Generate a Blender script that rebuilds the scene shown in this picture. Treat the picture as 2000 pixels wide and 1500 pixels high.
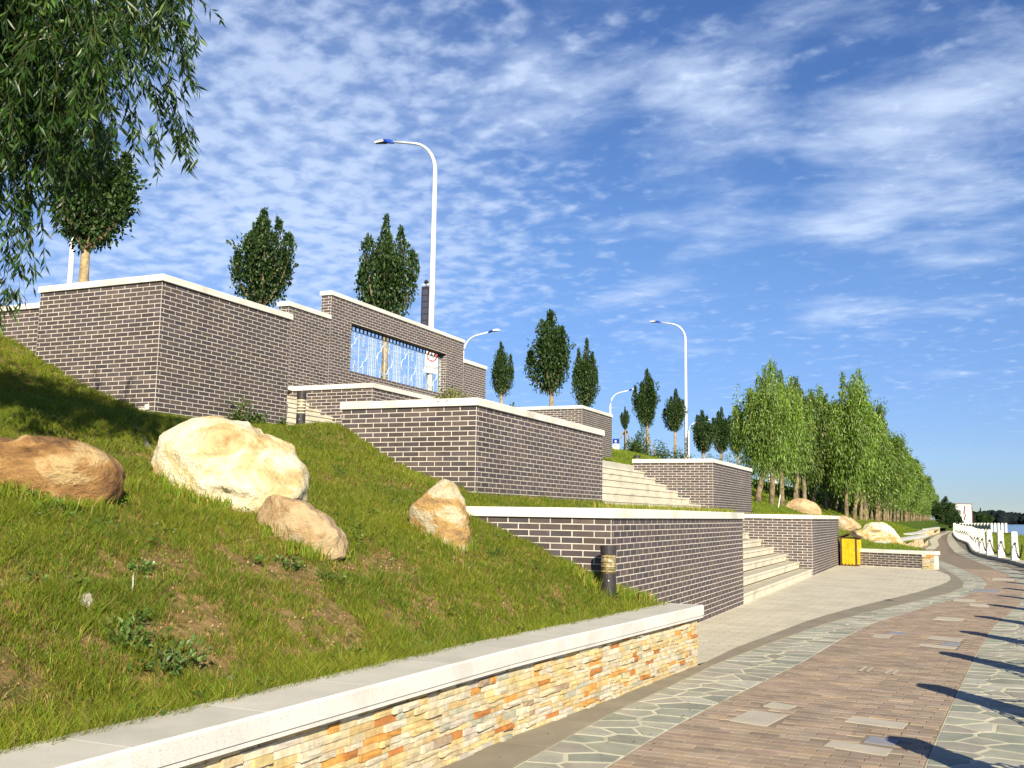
import bpy, math, random
import numpy as np
from mathutils import Vector, noise

random.seed(7)
RNG = np.random.default_rng(11)
scene = bpy.context.scene
COL = scene.collection
for o in list(bpy.data.objects):
    bpy.data.objects.remove(o, do_unlink=True)

# ------------------------------------------------------------------ camera
FPX, PITCH, ROLL, YAW, EYE = 1943.3, 0.128749904, -0.0155333295, 0.4120722, 1.5
def _basis():
    cy, sy, cp, sp = math.cos(YAW), math.sin(YAW), math.cos(PITCH), math.sin(PITCH)
    F = np.array([-sy*cp, cy*cp, sp]); R = np.array([cy, sy, 0.0]); U = np.cross(R, F)
    cr, sr = math.cos(ROLL), math.sin(ROLL)
    return F, cr*R - sr*U, sr*R + cr*U
FW, RT, UP = _basis()
CAM = np.array([0.0, 0.0, EYE])
def ray(px, py):
    return FW + RT*(px-1000)/FPX - UP*(py-750)/FPX
def onz(px, py, z=0.0):
    r = ray(px, py); return CAM + r*((z-EYE)/r[2])
def onx(px, py, X):
    r = ray(px, py); return CAM + r*(X/r[0])
def ony(px, py, Y):
    r = ray(px, py); return CAM + r*(Y/r[1])
def proj(p):
    d = np.asarray(p, float) - CAM
    w = d @ FW
    return 1000 + FPX*(d @ RT)/w, 750 - FPX*(d @ UP)/w, w

cd = bpy.data.cameras.new('camera')
cam = bpy.data.objects.new('camera', cd); COL.objects.link(cam)
cd.sensor_width = 36.0; cd.lens = 36.0*FPX/2000.0
cd.clip_start = 0.05; cd.clip_end = 8000
from mathutils import Matrix
cam.matrix_world = Matrix(((RT[0], UP[0], -FW[0], 0), (RT[1], UP[1], -FW[1], 0), (RT[2], UP[2], -FW[2], EYE), (0, 0, 0, 1)))
scene.camera = cam

# ------------------------------------------------------------------ light, sky, exposure
SUN_EL = math.radians(28.0)
SUN_DIR = np.array([0.585*math.cos(SUN_EL), -0.811*math.cos(SUN_EL), math.sin(SUN_EL)])
sl = bpy.data.lights.new('sun', 'SUN'); sl.energy = 5.0; sl.angle = math.radians(0.53); sl.color = (1.0, 0.90, 0.70)
sun = bpy.data.objects.new('sun', sl); COL.objects.link(sun)
sun.rotation_euler = Vector(SUN_DIR).to_track_quat('Z', 'Y').to_euler()
scene.view_settings.view_transform = 'Standard'
scene.view_settings.look = 'None'
scene.view_settings.exposure = 0.86
scene.view_settings.gamma = 1.0
scene.view_settings.use_curve_mapping = False

W = bpy.data.worlds.new('World'); scene.world = W; W.use_nodes = True
nt = W.node_tree; nt.nodes.clear()
def N(tree, typ, **kw):
    n = tree.nodes.new(typ)
    for k, v in kw.items():
        if k == 'inp':
            for kk, vv in v.items(): n.inputs[kk].default_value = vv
        else: setattr(n, k, v)
    return n
def wm(op, a, b=None, c=None):
    n = nt.nodes.new('ShaderNodeMath'); n.operation = op
    for i, q in enumerate((a, b, c)):
        if q is None: continue
        if isinstance(q, (int, float)): n.inputs[i].default_value = q
        else: nt.links.new(q, n.inputs[i])
    return n.outputs[0]
L = nt.links.new
sky = N(nt, 'ShaderNodeTexSky', sky_type='NISHITA', sun_disc=False, sun_elevation=SUN_EL,
        sun_rotation=math.atan2(SUN_DIR[0], SUN_DIR[1]), air_density=1.0, dust_density=0.0, ozone_density=3.0, altitude=0)
hsv = N(nt, 'ShaderNodeHueSaturation', inp={'Saturation': 1.20, 'Value': 1.0, 'Hue': 0.514})
L(sky.outputs[0], hsv.inputs['Color'])
tc = N(nt, 'ShaderNodeTexCoord')
sep = N(nt, 'ShaderNodeSeparateXYZ'); L(tc.outputs['Generated'], sep.inputs[0])
zc = wm('ADD', wm('MAXIMUM', sep.outputs[2], 0.0), 0.14)
hz = N(nt, 'ShaderNodeMapRange', interpolation_type='SMOOTHSTEP', inp={'From Min': -0.02, 'From Max': 0.30, 'To Min': 1.0, 'To Max': 0.0}); L(sep.outputs[2], hz.inputs[0])
hmix = N(nt, 'ShaderNodeMix', data_type='RGBA', blend_type='MULTIPLY', inp={}); L(hz.outputs[0], hmix.inputs[0]); L(hsv.outputs[0], hmix.inputs[6]); hmix.inputs[7].default_value = (0.42, 0.52, 0.86, 1)
comb = N(nt, 'ShaderNodeCombineXYZ')
L(wm('DIVIDE', sep.outputs[0], zc), comb.inputs[0]); L(wm('DIVIDE', sep.outputs[1], zc), comb.inputs[1])
# high cloud sheet: small ripples inside large soft fields
rot = N(nt, 'ShaderNodeMapping', inp={'Rotation': (0, 0, 0.40), 'Scale': (1.0, 1.05, 1), 'Location': (3.1, 0.6, 0)})
L(comb.outputs[0], rot.inputs[0])
n1 = N(nt, 'ShaderNodeTexNoise', inp={'Scale': 17.0, 'Detail': 4.0, 'Roughness': 0.5, 'Distortion': 0.15}); L(rot.outputs[0], n1.inputs['Vector'])
n2 = N(nt, 'ShaderNodeTexNoise', inp={'Scale': 1.3, 'Detail': 3.5, 'Roughness': 0.58, 'Distortion': 0.35}); L(rot.outputs[0], n2.inputs['Vector'])
rot3 = N(nt, 'ShaderNodeMapping', inp={'Rotation': (0, 0, -0.9), 'Scale': (1.0, 1.5, 1)})
L(comb.outputs[0], rot3.inputs[0])
n3 = N(nt, 'ShaderNodeTexNoise', inp={'Scale': 2.2, 'Detail': 8.0, 'Roughness': 0.60, 'Distortion': 0.15}); L(rot3.outputs[0], n3.inputs['Vector'])
# broad cloud fields by direction (the ones the photograph shows, and the same weather elsewhere)
def field(px, py, wid):
    r = ray(px, py); r = r/np.linalg.norm(r)
    vm = N(nt, 'ShaderNodeVectorMath', operation='DISTANCE'); L(tc.outputs['Generated'], vm.inputs[0]); vm.inputs[1].default_value = tuple(r)
    mr = N(nt, 'ShaderNodeMapRange', interpolation_type='SMOOTHERSTEP', inp={'From Min': wid, 'From Max': 0.0, 'To Min': 0.0, 'To Max': 1.0})
    L(vm.outputs['Value'], mr.inputs[0]); return mr.outputs[0]
altf = wm('MAXIMUM', field(560, 340, 0.42), wm('MULTIPLY', field(250, 620, 0.40), 0.9))
cirf = wm('MAXIMUM', field(1750, 330, 0.24), wm('MAXIMUM', wm('MULTIPLY', field(1420, 280, 0.20), 0.85), field(1900, 240, 0.2)))
cirf = wm('MAXIMUM', cirf, wm('MULTIPLY', field(1050, 80, 0.20), 0.75))
cirf = wm('MAXIMUM', cirf, wm('MULTIPLY', field(1350, 560, 0.14), 0.6))
big = wm('SUBTRACT', n2.outputs[0], 0.5)
def sm(v, lo, hi):
    mr = N(nt, 'ShaderNodeMapRange', interpolation_type='SMOOTHSTEP', inp={'From Min': lo, 'From Max': hi, 'To Min': 0.0, 'To Max': 1.0}); L(v, mr.inputs[0]); return mr.outputs[0]
alto = sm(wm('ADD', wm('ADD', n1.outputs[0], wm('MULTIPLY', altf, 0.24)), wm('MULTIPLY', big, 0.42)), 0.52, 0.90)
cir = sm(wm('ADD', wm('ADD', n3.outputs[0], wm('MULTIPLY', cirf, 0.30)), wm('MULTIPLY', big, 0.35)), 0.58, 0.98)
veil = wm('MULTIPLY', wm('MULTIPLY', altf, altf), 0.22)
cl = wm('MINIMUM', wm('ADD', wm('ADD', wm('MULTIPLY', alto, 0.48), wm('MULTIPLY', cir, 0.88)), veil), 0.93)
cl = wm('MULTIPLY', cl, sm(sep.outputs[2], 0.0, 0.14))
mix = N(nt, 'ShaderNodeMix', data_type='RGBA'); L(cl, mix.inputs[0]); L(hmix.outputs[2], mix.inputs[6]); mix.inputs[7].default_value = (6.0, 7.1, 9.0, 1)
bg = N(nt, 'ShaderNodeBackground', inp={'Strength': 0.070}); L(mix.outputs[2], bg.inputs[0])
wo = N(nt, 'ShaderNodeOutputWorld'); L(bg.outputs[0], wo.inputs[0])

# ------------------------------------------------------------------ helpers
def tag(o, label=None, cat=None, group=None, kind=None):
    if label: o['label'] = label
    if cat: o['category'] = cat
    if group: o['group'] = group
    if kind: o['kind'] = kind
    return o
def link(o, parent=None):
    COL.objects.link(o)
    if parent: o.parent = parent
    return o
def empty(name, loc=(0, 0, 0), rz=0.0):
    o = bpy.data.objects.new(name, None); o.location = loc; o.rotation_euler = (0, 0, rz); o.empty_display_size = 0.2
    return link(o)
def mdata(name, V, Fc, mats, idx=None, smooth=False):
    me = bpy.data.meshes.new(name)
    me.from_pydata([tuple(map(float, v)) for v in V], [], [tuple(f) for f in Fc])
    for m in (mats if isinstance(mats, (list, tuple)) else [mats]): me.materials.append(m)
    if idx is not None: me.polygons.foreach_set('material_index', np.asarray(idx, np.int32))
    if smooth: me.polygons.foreach_set('use_smooth', np.ones(len(me.polygons), bool))
    me.update(); return me
def obj(name, me, parent=None, loc=(0, 0, 0), rot=(0, 0, 0), scale=(1, 1, 1)):
    o = bpy.data.objects.new(name, me); o.location = loc; o.rotation_euler = rot; o.scale = scale
    return link(o, parent)
class MB:
    def __init__(s): s.v = []; s.f = []; s.i = []
    def add(s, V, Fc, m=0):
        b = len(s.v); s.v += [tuple(v) for v in V]; s.f += [tuple(b+i for i in f) for f in Fc]; s.i += [m]*len(Fc); return s
    def box(s, x0, x1, y0, y1, z0, z1, m=0):
        V = [(x0, y0, z0), (x1, y0, z0), (x1, y1, z0), (x0, y1, z0), (x0, y0, z1), (x1, y0, z1), (x1, y1, z1), (x0, y1, z1)]
        return s.add(V, [(0, 3, 2, 1), (4, 5, 6, 7), (0, 1, 5, 4), (1, 2, 6, 5), (2, 3, 7, 6), (3, 0, 4, 7)], m)
    def cbox(s, x0, x1, y0, y1, z0, z1, c=0.006, m=0):        # box with chamfered top edges
        V = [(x0, y0, z0), (x1, y0, z0), (x1, y1, z0), (x0, y1, z0), (x0, y0, z1-c), (x1, y0, z1-c), (x1, y1, z1-c), (x0, y1, z1-c),
             (x0+c, y0+c, z1), (x1-c, y0+c, z1), (x1-c, y1-c, z1), (x0+c, y1-c, z1)]
        return s.add(V, [(0, 3, 2, 1), (8, 9, 10, 11), (0, 1, 5, 4), (1, 2, 6, 5), (2, 3, 7, 6), (3, 0, 4, 7),
                         (4, 5, 9, 8), (5, 6, 10, 9), (6, 7, 11, 10), (7, 4, 8, 11)], m)
    def tube(s, pts, rad, n=8, m=0, cap=True):
        pts = [Vector(p) for p in pts]
        if isinstance(rad, (int, float)): rad = [rad]*len(pts)
        V = []; ref = Vector((0, 0, 1))
        for k, p in enumerate(pts):
            t = (pts[min(k+1, len(pts)-1)] - pts[max(k-1, 0)]).normalized()
            r = ref if abs(t.dot(ref)) < 0.95 else Vector((1, 0, 0))
            a = t.cross(r).normalized(); b = t.cross(a).normalized()
            for j in range(n):
                q = 2*math.pi*j/n
                V.append(p + (a*math.cos(q) + b*math.sin(q))*rad[k])
        Fc = [(k*n+j, k*n+(j+1) % n, (k+1)*n+(j+1) % n, (k+1)*n+j) for k in range(len(pts)-1) for j in range(n)]
        if cap: Fc += [tuple(range(n-1, -1, -1)), tuple(range((len(pts)-1)*n, len(pts)*n))]
        return s.add(V, Fc, m)
    def prism(s, poly, z0, z1, m=0, bottom=False):
        n = len(poly); V = [(p[0], p[1], z0) for p in poly] + [(p[0], p[1], z1) for p in poly]
        Fc = [tuple(range(n, 2*n))] + [(i, (i+1) % n, n+(i+1) % n, n+i) for i in range(n)]
        if bottom: Fc.append(tuple(range(n-1, -1, -1)))
        return s.add(V, Fc, m)
    def me(s, name, mats, smooth=False): return mdata(name, s.v, s.f, mats, s.i, smooth)
    def build(s, name, mats, parent=None, smooth=False, loc=(0, 0, 0), rot=(0, 0, 0)):
        return obj(name, s.me(name, mats, smooth), parent, loc, rot)
def fastmesh(name, V, quads, tris, mats, cols=None, midx=None):
    """numpy mesh: V (n,3), quads (q,4), tris (t,3)"""
    me = bpy.data.meshes.new(name)
    nq, n3 = len(quads), len(tris)
    me.vertices.add(len(V)); me.vertices.foreach_set('co', np.asarray(V, np.float32).ravel())
    li = np.concatenate([np.asarray(quads, np.int32).reshape(-1), np.asarray(tris, np.int32).reshape(-1)])
    me.loops.add(len(li)); me.loops.foreach_set('vertex_index', li)
    me.polygons.add(nq+n3)
    st = np.concatenate([np.arange(nq)*4, nq*4+np.arange(n3)*3]).astype(np.int32)
    me.polygons.foreach_set('loop_start', st)
    for m in (mats if isinstance(mats, (list, tuple)) else [mats]): me.materials.append(m)
    if midx is not None: me.polygons.foreach_set('material_index', np.asarray(midx, np.int32))
    if cols is not None:
        ca = me.color_attributes.new('col', 'FLOAT_COLOR', 'POINT')
        c = np.ones((len(V), 4), np.float32); c[:, :3] = cols; ca.data.foreach_set('color', c.ravel())
    me.update(calc_edges=True); me.validate()
    return me

# ------------------------------------------------------------------ materials
MATS = {}
def mat(name, col, rough=0.8, var=0.12, vscale=3.0, bump=0.0, bscale=40.0, spec=0.3, col2=None, c2lo=0.5, c2hi=0.7, c2scale=2.0,
        objvar=0.0, speck=None, speckscale=300.0, speckamt=0.5, metallic=0.0, trans=0.0, coldetail=5.0, attr=None, bdist=0.01, emit=None, objcoord=False):
    m = bpy.data.materials.new(name); m.use_nodes = True; t = m.node_tree
    p = t.nodes['Principled BSDF']; p.inputs['Roughness'].default_value = rough
    p.inputs['Specular IOR Level'].default_value = spec; p.inputs['Metallic'].default_value = metallic
    g = N(t, 'ShaderNodeNewGeometry'); pos = g.outputs['Position']
    if objcoord: pos = N(t, 'ShaderNodeTexCoord').outputs['Object']
    lk = t.links.new
    if attr:
        a = N(t, 'ShaderNodeAttribute', attribute_name=attr); cur = a.outputs['Color']
    else:
        rgb = N(t, 'ShaderNodeRGB'); rgb.outputs[0].default_value = (*col, 1); cur = rgb.outputs[0]
    if col2 is not None:
        n = N(t, 'ShaderNodeTexNoise', inp={'Scale': c2scale, 'Detail': coldetail, 'Roughness': 0.6}); lk(pos, n.inputs['Vector'])
        r = N(t, 'ShaderNodeMapRange', inp={'From Min': c2lo, 'From Max': c2hi}); lk(n.outputs[0], r.inputs[0])
        mx = N(t, 'ShaderNodeMix', data_type='RGBA'); lk(r.outputs[0], mx.inputs[0]); lk(cur, mx.inputs[6]); mx.inputs[7].default_value = (*col2, 1)
        cur = mx.outputs[2]
    if var:
        n = N(t, 'ShaderNodeTexNoise', inp={'Scale': vscale, 'Detail': 6.0, 'Roughness': 0.65}); lk(pos, n.inputs['Vector'])
        r = N(t, 'ShaderNodeMapRange', inp={'From Min': 0.3, 'From Max': 0.7, 'To Min': 1-var, 'To Max': 1+var}); lk(n.outputs[0], r.inputs[0])
        mx = N(t, 'ShaderNodeVectorMath', operation='SCALE'); lk(cur, mx.inputs[0]); lk(r.outputs[0], mx.inputs['Scale']); cur = mx.outputs[0]
    if speck is not None:
        n = N(t, 'ShaderNodeTexNoise', inp={'Scale': speckscale, 'Detail': 2.0, 'Roughness': 0.8}); lk(pos, n.inputs['Vector'])
        r = N(t, 'ShaderNodeMapRange', inp={'From Min': 0.55, 'From Max': 0.68, 'To Max': speckamt}); lk(n.outputs[0], r.inputs[0])
        mx = N(t, 'ShaderNodeMix', data_type='RGBA'); lk(r.outputs[0], mx.inputs[0]); lk(cur, mx.inputs[6]); mx.inputs[7].default_value = (*speck, 1)
        cur = mx.outputs[2]
    if objvar:
        oi = N(t, 'ShaderNodeObjectInfo')
        r = N(t, 'ShaderNodeMapRange', inp={'To Min': 1-objvar, 'To Max': 1+objvar}); lk(oi.outputs['Random'], r.inputs[0])
        mx = N(t, 'ShaderNodeVectorMath', operation='SCALE'); lk(cur, mx.inputs[0]); lk(r.outputs[0], mx.inputs['Scale']); cur = mx.outputs[0]
    lk(cur, p.inputs['Base Color'])
    if bump:
        n = N(t, 'ShaderNodeTexNoise', inp={'Scale': bscale, 'Detail': 8.0, 'Roughness': 0.65}); lk(pos, n.inputs['Vector'])
        b = N(t, 'ShaderNodeBump', inp={'Strength': bump, 'Distance': bdist}); lk(n.outputs[0], b.inputs['Height']); lk(b.outputs[0], p.inputs['Normal'])
    if trans:
        out = t.nodes['Material Output']
        tr = N(t, 'ShaderNodeBsdfTranslucent'); sc = N(t, 'ShaderNodeVectorMath', operation='MULTIPLY'); lk(cur, sc.inputs[0]); sc.inputs[1].default_value = (1.25, 1.3, 0.7)
        lk(sc.outputs[0], tr.inputs[0])
        ms = N(t, 'ShaderNodeMixShader', inp={0: trans}); lk(p.outputs[0], ms.inputs[1]); lk(tr.outputs[0], ms.inputs[2]); lk(ms.outputs[0], out.inputs[0])
    MATS[name] = m
    return m

brick_tones = [tuple(0.80*q for q in c) for c in [(0.098, 0.074, 0.062), (0.085, 0.064, 0.056), (0.110, 0.080, 0.062), (0.078, 0.063, 0.060), (0.098, 0.072, 0.070), (0.116, 0.086, 0.068)]]
M_BR = [mat('brick_tile_%s' % n, (c[0]*1.12, c[1]*1.17, c[2]*1.32), rough=0.72, var=0.20, vscale=7, bump=0.35, bscale=120, bdist=0.003, spec=0.35, objvar=0.22, col2=(c[0]*1.5, c[1]*1.5, c[2]*1.6), c2lo=0.52, c2hi=0.80, c2scale=1.1)
        for n, c in zip(('umber', 'dark', 'tan', 'slate', 'plum', 'light'), brick_tones)]
M_MORTAR = mat('pale_mortar', (0.56, 0.515, 0.45), rough=0.95, var=0.22, vscale=3, bump=0.4, bscale=150, bdist=0.003)
M_COPE = mat('coping_granite', (0.69, 0.665, 0.59), rough=0.75, var=0.12, vscale=2.2, bump=0.2, bscale=90, speck=(0.40, 0.38, 0.33), speckscale=110, speckamt=0.4, objvar=0.08, bdist=0.003,
             col2=(0.50, 0.47, 0.38), c2lo=0.52, c2hi=0.8, c2scale=1.6)
M_GRAN = mat('speckled_granite', (0.60, 0.585, 0.55), rough=0.7, var=0.08, vscale=3, bump=0.2, bscale=260, speck=(0.22, 0.21, 0.20), speckscale=120, speckamt=0.55, objvar=0.06, bdist=0.002,
             col2=(0.47, 0.45, 0.40), c2lo=0.50, c2hi=0.78, c2scale=2.2)
M_STOP = mat('step_tread_top', (0.43, 0.39, 0.29), rough=0.9, var=0.15, vscale=3, bump=0.2, bscale=120, speck=(0.3, 0.27, 0.2), speckscale=110, speckamt=0.3, objvar=0.03, bdist=0.002)  # darker beige than the risers, for the tread tops
M_GTOP = mat('granite_top_face', (0.50, 0.475, 0.40), rough=0.85, var=0.10, vscale=3, bump=0.2, bscale=200, speck=(0.22, 0.20, 0.16), speckscale=180, speckamt=0.35, objvar=0.05, bdist=0.002)  # darker, warmer granite for the top face of the coping
M_STEP = mat('step_granite', (0.60, 0.555, 0.44), rough=0.8, var=0.12, vscale=2.5, bump=0.2, bscale=150, speck=(0.35, 0.33, 0.28), speckscale=130, speckamt=0.35, objvar=0.025, bdist=0.003,
             col2=(0.42, 0.38, 0.29), c2lo=0.48, c2hi=0.75, c2scale=1.8)
M_SOIL = mat('lawn_soil', (0.23, 0.155, 0.068), rough=1.0, var=0.3, vscale=6, bump=0.9, bscale=22, bdist=0.03, spec=0.05,
             col2=(0.095, 0.095, 0.025), c2lo=0.45, c2hi=0.62, c2scale=9.0, coldetail=8)
M_FARGRASS = mat('far_grass', (0.075, 0.115, 0.018), rough=1.0, var=0.25, vscale=1.6, bump=0.9, bscale=14, bdist=0.05, spec=0.05,
                 col2=(0.055, 0.095, 0.014), c2lo=0.45, c2hi=0.65, c2scale=0.8)
M_BLADE = mat('grass_blades', (0.1, 0.15, 0.02), attr='col', rough=0.55, var=0.0, spec=0.25, trans=0.35)
stone_cols = [(0.54, 0.46, 0.29), (0.56, 0.51, 0.39), (0.52, 0.38, 0.18), (0.55, 0.28, 0.075), (0.42, 0.18, 0.055), (0.38, 0.38, 0.30), (0.58, 0.47, 0.23), (0.34, 0.26, 0.18), (0.50, 0.45, 0.38)]
stone_w = [0.28, 0.22, 0.15, 0.055, 0.025, 0.06, 0.15, 0.02, 0.06]
M_ST = [mat('ledge_stone_%s' % n, c, rough=0.88, var=0.22, vscale=14, bump=0.7, bscale=60, bdist=0.008, spec=0.25, objvar=0.10, col2=(c[0]*0.78, c[1]*0.64, c[2]*0.50), c2lo=0.5, c2hi=0.8, c2scale=12)
        for n, c in zip(('cream', 'ivory', 'sand', 'orange', 'rust', 'sage', 'straw', 'umber', 'pale'), stone_cols)]
M_GROUT = mat('stone_grout', (0.50, 0.41, 0.27), rough=1.0, var=0.15)
fl_cols = [(0.210, 0.225, 0.165), (0.235, 0.245, 0.190), (0.185, 0.205, 0.155), (0.255, 0.265, 0.205), (0.225, 0.225, 0.175)]
M_FL = [mat('flagstone_%s' % n, (c[0]*1.36, c[1]*1.27, c[2]*1.32), rough=0.75, var=0.20, vscale=4, bump=0.45, bscale=60, bdist=0.005, objvar=0.16) for n, c in zip(('moss', 'grey', 'deep', 'pale', 'warm'), fl_cols)]
M_FGROUT = mat('flag_grout', (0.50, 0.47, 0.34), rough=0.95, var=0.28, vscale=2.5, bump=0.3, bscale=90)
pv_cols = [tuple(1.46*q for q in (c[0]*0.99, c[1]*1.02, c[2]*1.13)) for c in [(0.200, 0.150, 0.098), (0.225, 0.168, 0.106), (0.180, 0.136, 0.092), (0.250, 0.180, 0.108), (0.200, 0.142, 0.098), (0.215, 0.168, 0.115)]]
M_PV = [mat('paver_%s' % n, c, rough=0.9, var=0.24, vscale=3, bump=0.5, bscale=110, bdist=0.004, objvar=0.12) for n, c in zip(('brown', 'buff', 'umber', 'ochre', 'rose', 'dust'), pv_cols)]
M_PVG = mat('paver_joint', (0.22, 0.175, 0.125), rough=1.0, var=0.2)
M_BAND = mat('border_concrete', (0.235, 0.205, 0.15), rough=0.9, var=0.14, vscale=2.2, bump=0.25, bscale=120, bdist=0.003, objvar=0.04, speck=(0.12, 0.10, 0.08), speckscale=90, speckamt=0.3)
M_PALE = mat('inlay_granite', (0.43, 0.39, 0.31), rough=0.8, var=0.1, bump=0.2, bscale=150, objvar=0.08, speck=(0.3, 0.27, 0.22), speckscale=150)
M_PALEB = mat('inlay_bluegrey', (0.24, 0.24, 0.27), rough=0.8, var=0.1, bump=0.2, bscale=150)
M_BARK = mat('pale_bark', (0.34, 0.26, 0.14), rough=0.95, var=0.35, vscale=9, bump=0.8, bscale=30, bdist=0.02, col2=(0.17, 0.12, 0.07), c2lo=0.45, c2hi=0.7, c2scale=5)
M_BARKD = mat('dark_bark', (0.25, 0.19, 0.11), rough=0.95, var=0.4, vscale=7, bump=0.9, bscale=25, bdist=0.02, col2=(0.08, 0.06, 0.04), c2lo=0.42, c2hi=0.68, c2scale=4)
M_TWIG = mat('green_twig', (0.06, 0.06, 0.02), rough=0.8)
M_LEAFD = mat('dark_leaves', (0.045, 0.08, 0.02), attr='col', rough=0.45, var=0.0, spec=0.4, trans=0.25)
M_LEAFW = mat('willow_leaves', (0.05, 0.09, 0.02), attr='col', rough=0.4, var=0.0, spec=0.45, trans=0.32)
M_WHITE = mat('white_paint', (0.80, 0.79, 0.77), rough=0.35, var=0.03, spec=0.5)
M_BLUE = mat('blue_paint', (0.012, 0.06, 0.42), rough=0.35, var=0.05, spec=0.5)
M_DARK = mat('dark_metal', (0.035, 0.030, 0.033), rough=0.5, var=0.15, vscale=12, spec=0.4)
M_BLACK = mat('black_iron', (0.015, 0.013, 0.012), rough=0.5, var=0.2, spec=0.4)
M_STEEL = mat('white_lattice_paint', (0.46, 0.53, 0.58), rough=0.4, var=0.05, spec=0.5)
M_YEL = mat('yellow_plank', (0.62, 0.40, 0.012), rough=0.55, var=0.2, vscale=8, bump=0.3, bscale=30, objvar=0.06, col2=(0.42, 0.24, 0.01), c2lo=0.58, c2hi=0.75, c2scale=6)
M_BROWN = mat('brown_wood', (0.085, 0.05, 0.03), rough=0.8, var=0.3, vscale=8, bump=0.4, bscale=30)
M_POST = mat('white_granite_post', (0.62, 0.61, 0.56), rough=0.7, var=0.06, vscale=5, bump=0.15, bscale=120, objvar=0.03)
M_RED = mat('red_paint', (0.55, 0.02, 0.015), rough=0.4, var=0.02)
M_GLASS = mat('lamp_louvre_amber', (0.22, 0.17, 0.08), rough=0.25, var=0.15, vscale=40, spec=0.6, col2=(0.42, 0.36, 0.20), c2lo=0.5, c2hi=0.62, c2scale=30)
M_ASPH = mat('asphalt', (0.05, 0.05, 0.052), rough=0.9, var=0.15)
M_CONC = mat('pale_concrete', (0.46, 0.44, 0.38), rough=0.9, var=0.12, vscale=3, bump=0.2, bscale=60)
M_LITTER = mat('grey_plastic', (0.33, 0.30, 0.25), rough=0.5, var=0.2, vscale=20)
M_GLYPH = mat('dark_print', (0.03, 0.03, 0.03), rough=0.6, var=0.0)
M_FAR = mat('far_trees', (0.014, 0.020, 0.022), rough=1.0, var=0.4, vscale=0.15, spec=0.0, bump=1.0, bscale=0.5, bdist=1.0)

def boulder_mat(name, c1, c2, c3, sc):
    m = bpy.data.materials.new(name); m.use_nodes = True; t = m.node_tree; lk = t.links.new
    p = t.nodes['Principled BSDF']; p.inputs['Roughness'].default_value = 0.85; p.inputs['Specular IOR Level'].default_value = 0.3
    g = N(t, 'ShaderNodeNewGeometry')
    mp = N(t, 'ShaderNodeMapping', inp={'Rotation': (0.3, 0.5, 0.2), 'Scale': (1, 1, 1.5)}); lk(g.outputs['Position'], mp.inputs[0])
    n1 = N(t, 'ShaderNodeTexNoise', inp={'Scale': sc, 'Detail': 9, 'Roughness': 0.62, 'Distortion': 0.8}); lk(mp.outputs[0], n1.inputs['Vector'])
    cr = N(t, 'ShaderNodeValToRGB'); lk(n1.outputs[0], cr.inputs[0])
    e = cr.color_ramp.elements; e[0].position = 0.32; e[0].color = (*c3, 1); e[1].position = 0.72; e[1].color = (*c1, 1)
    q = cr.color_ramp.elements.new(0.47); q.color = (*c2, 1); q = cr.color_ramp.elements.new(0.55); q.color = (*c1, 1)
    n2 = N(t, 'ShaderNodeTexNoise', inp={'Scale': sc*5, 'Detail': 7, 'Roughness': 0.7}); lk(g.outputs['Position'], n2.inputs['Vector'])
    r = N(t, 'ShaderNodeMapRange', inp={'From Min': 0.3, 'From Max': 0.7, 'To Min': 0.78, 'To Max': 1.12}); lk(n2.outputs[0], r.inputs[0])
    mx = N(t, 'ShaderNodeVectorMath', operation='SCALE'); lk(cr.outputs[0], mx.inputs[0]); lk(r.outputs[0], mx.inputs['Scale']); lk(mx.outputs[0], p.inputs['Base Color'])
    ad = N(t, 'ShaderNodeMath', operation='ADD'); lk(n1.outputs[0], ad.inputs[0]); lk(n2.outputs[0], ad.inputs[1])
    b = N(t, 'ShaderNodeBump', inp={'Strength': 1.0, 'Distance': 0.07}); lk(ad.outputs[0], b.inputs['Height']); lk(b.outputs[0], p.inputs['Normal'])
    return m
M_B1 = boulder_mat('brown_boulder', (0.60, 0.42, 0.20), (0.40, 0.22, 0.08), (0.16, 0.08, 0.035), 2.3)
M_B2 = boulder_mat('cream_boulder', (0.84, 0.76, 0.54), (0.72, 0.57, 0.30), (0.42, 0.24, 0.08), 1.9)
M_B3 = boulder_mat('tan_boulder', (0.54, 0.40, 0.23), (0.42, 0.27, 0.13), (0.58, 0.50, 0.38), 1.6)
M_B4 = boulder_mat('orange_boulder', (0.66, 0.56, 0.38), (0.55, 0.34, 0.12), (0.34, 0.22, 0.12), 2.6)

# ------------------------------------------------------------------ plan of the place (metres; +Y runs along the brick walls, +X to the lake)
X1, X2, X3, X5 = -3.26, -5.84, -10.90, -13.0
def interp(x, xs, ys): return np.interp(x, xs, ys)
WALLY = [-14, -6, 0, 2.7, 5.48, 6.39, 7.86, 10.19]
WALLX = [-3.3, -3.15, -2.98, -2.90, -2.78, -2.73, -2.58, -2.36]     # foot of the low ledge-stone wall (front face)
def wall_x(y): return interp(y, WALLY, WALLX)
PX = [-60, -30, -16.5, -14.3, -13.46, -12.75, -11.97, -10.9, -9.5, -7.96, -7.5, -6.85, -6.09, -5.84, -4.94, -4.4, -3.8, -3.4, -3.0, -2.5]
PZ = [4.9, 4.9, 4.9, 4.29, 3.88, 3.54, 3.20, 2.84, 2.64, 2.41, 2.28, 2.05, 1.84, 1.72, 1.46, 1.24, 1.00, 0.80, 0.56, 0.54]
def smoothnoise(x, y, s, seed=0.0):
    x = np.asarray(x, float)*s + seed*3.1; y = np.asarray(y, float)*s - seed*1.7
    return (np.sin(1.7*x+0.9*y+0.3)*np.cos(1.1*y-0.6*x+1.9) + 0.5*np.sin(3.3*x-2.1*y+seed)*np.cos(2.7*y+1.3*x) + 0.3*np.sin(6.1*x+1.7)*np.sin(5.3*y+2.3*x))/1.5
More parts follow.
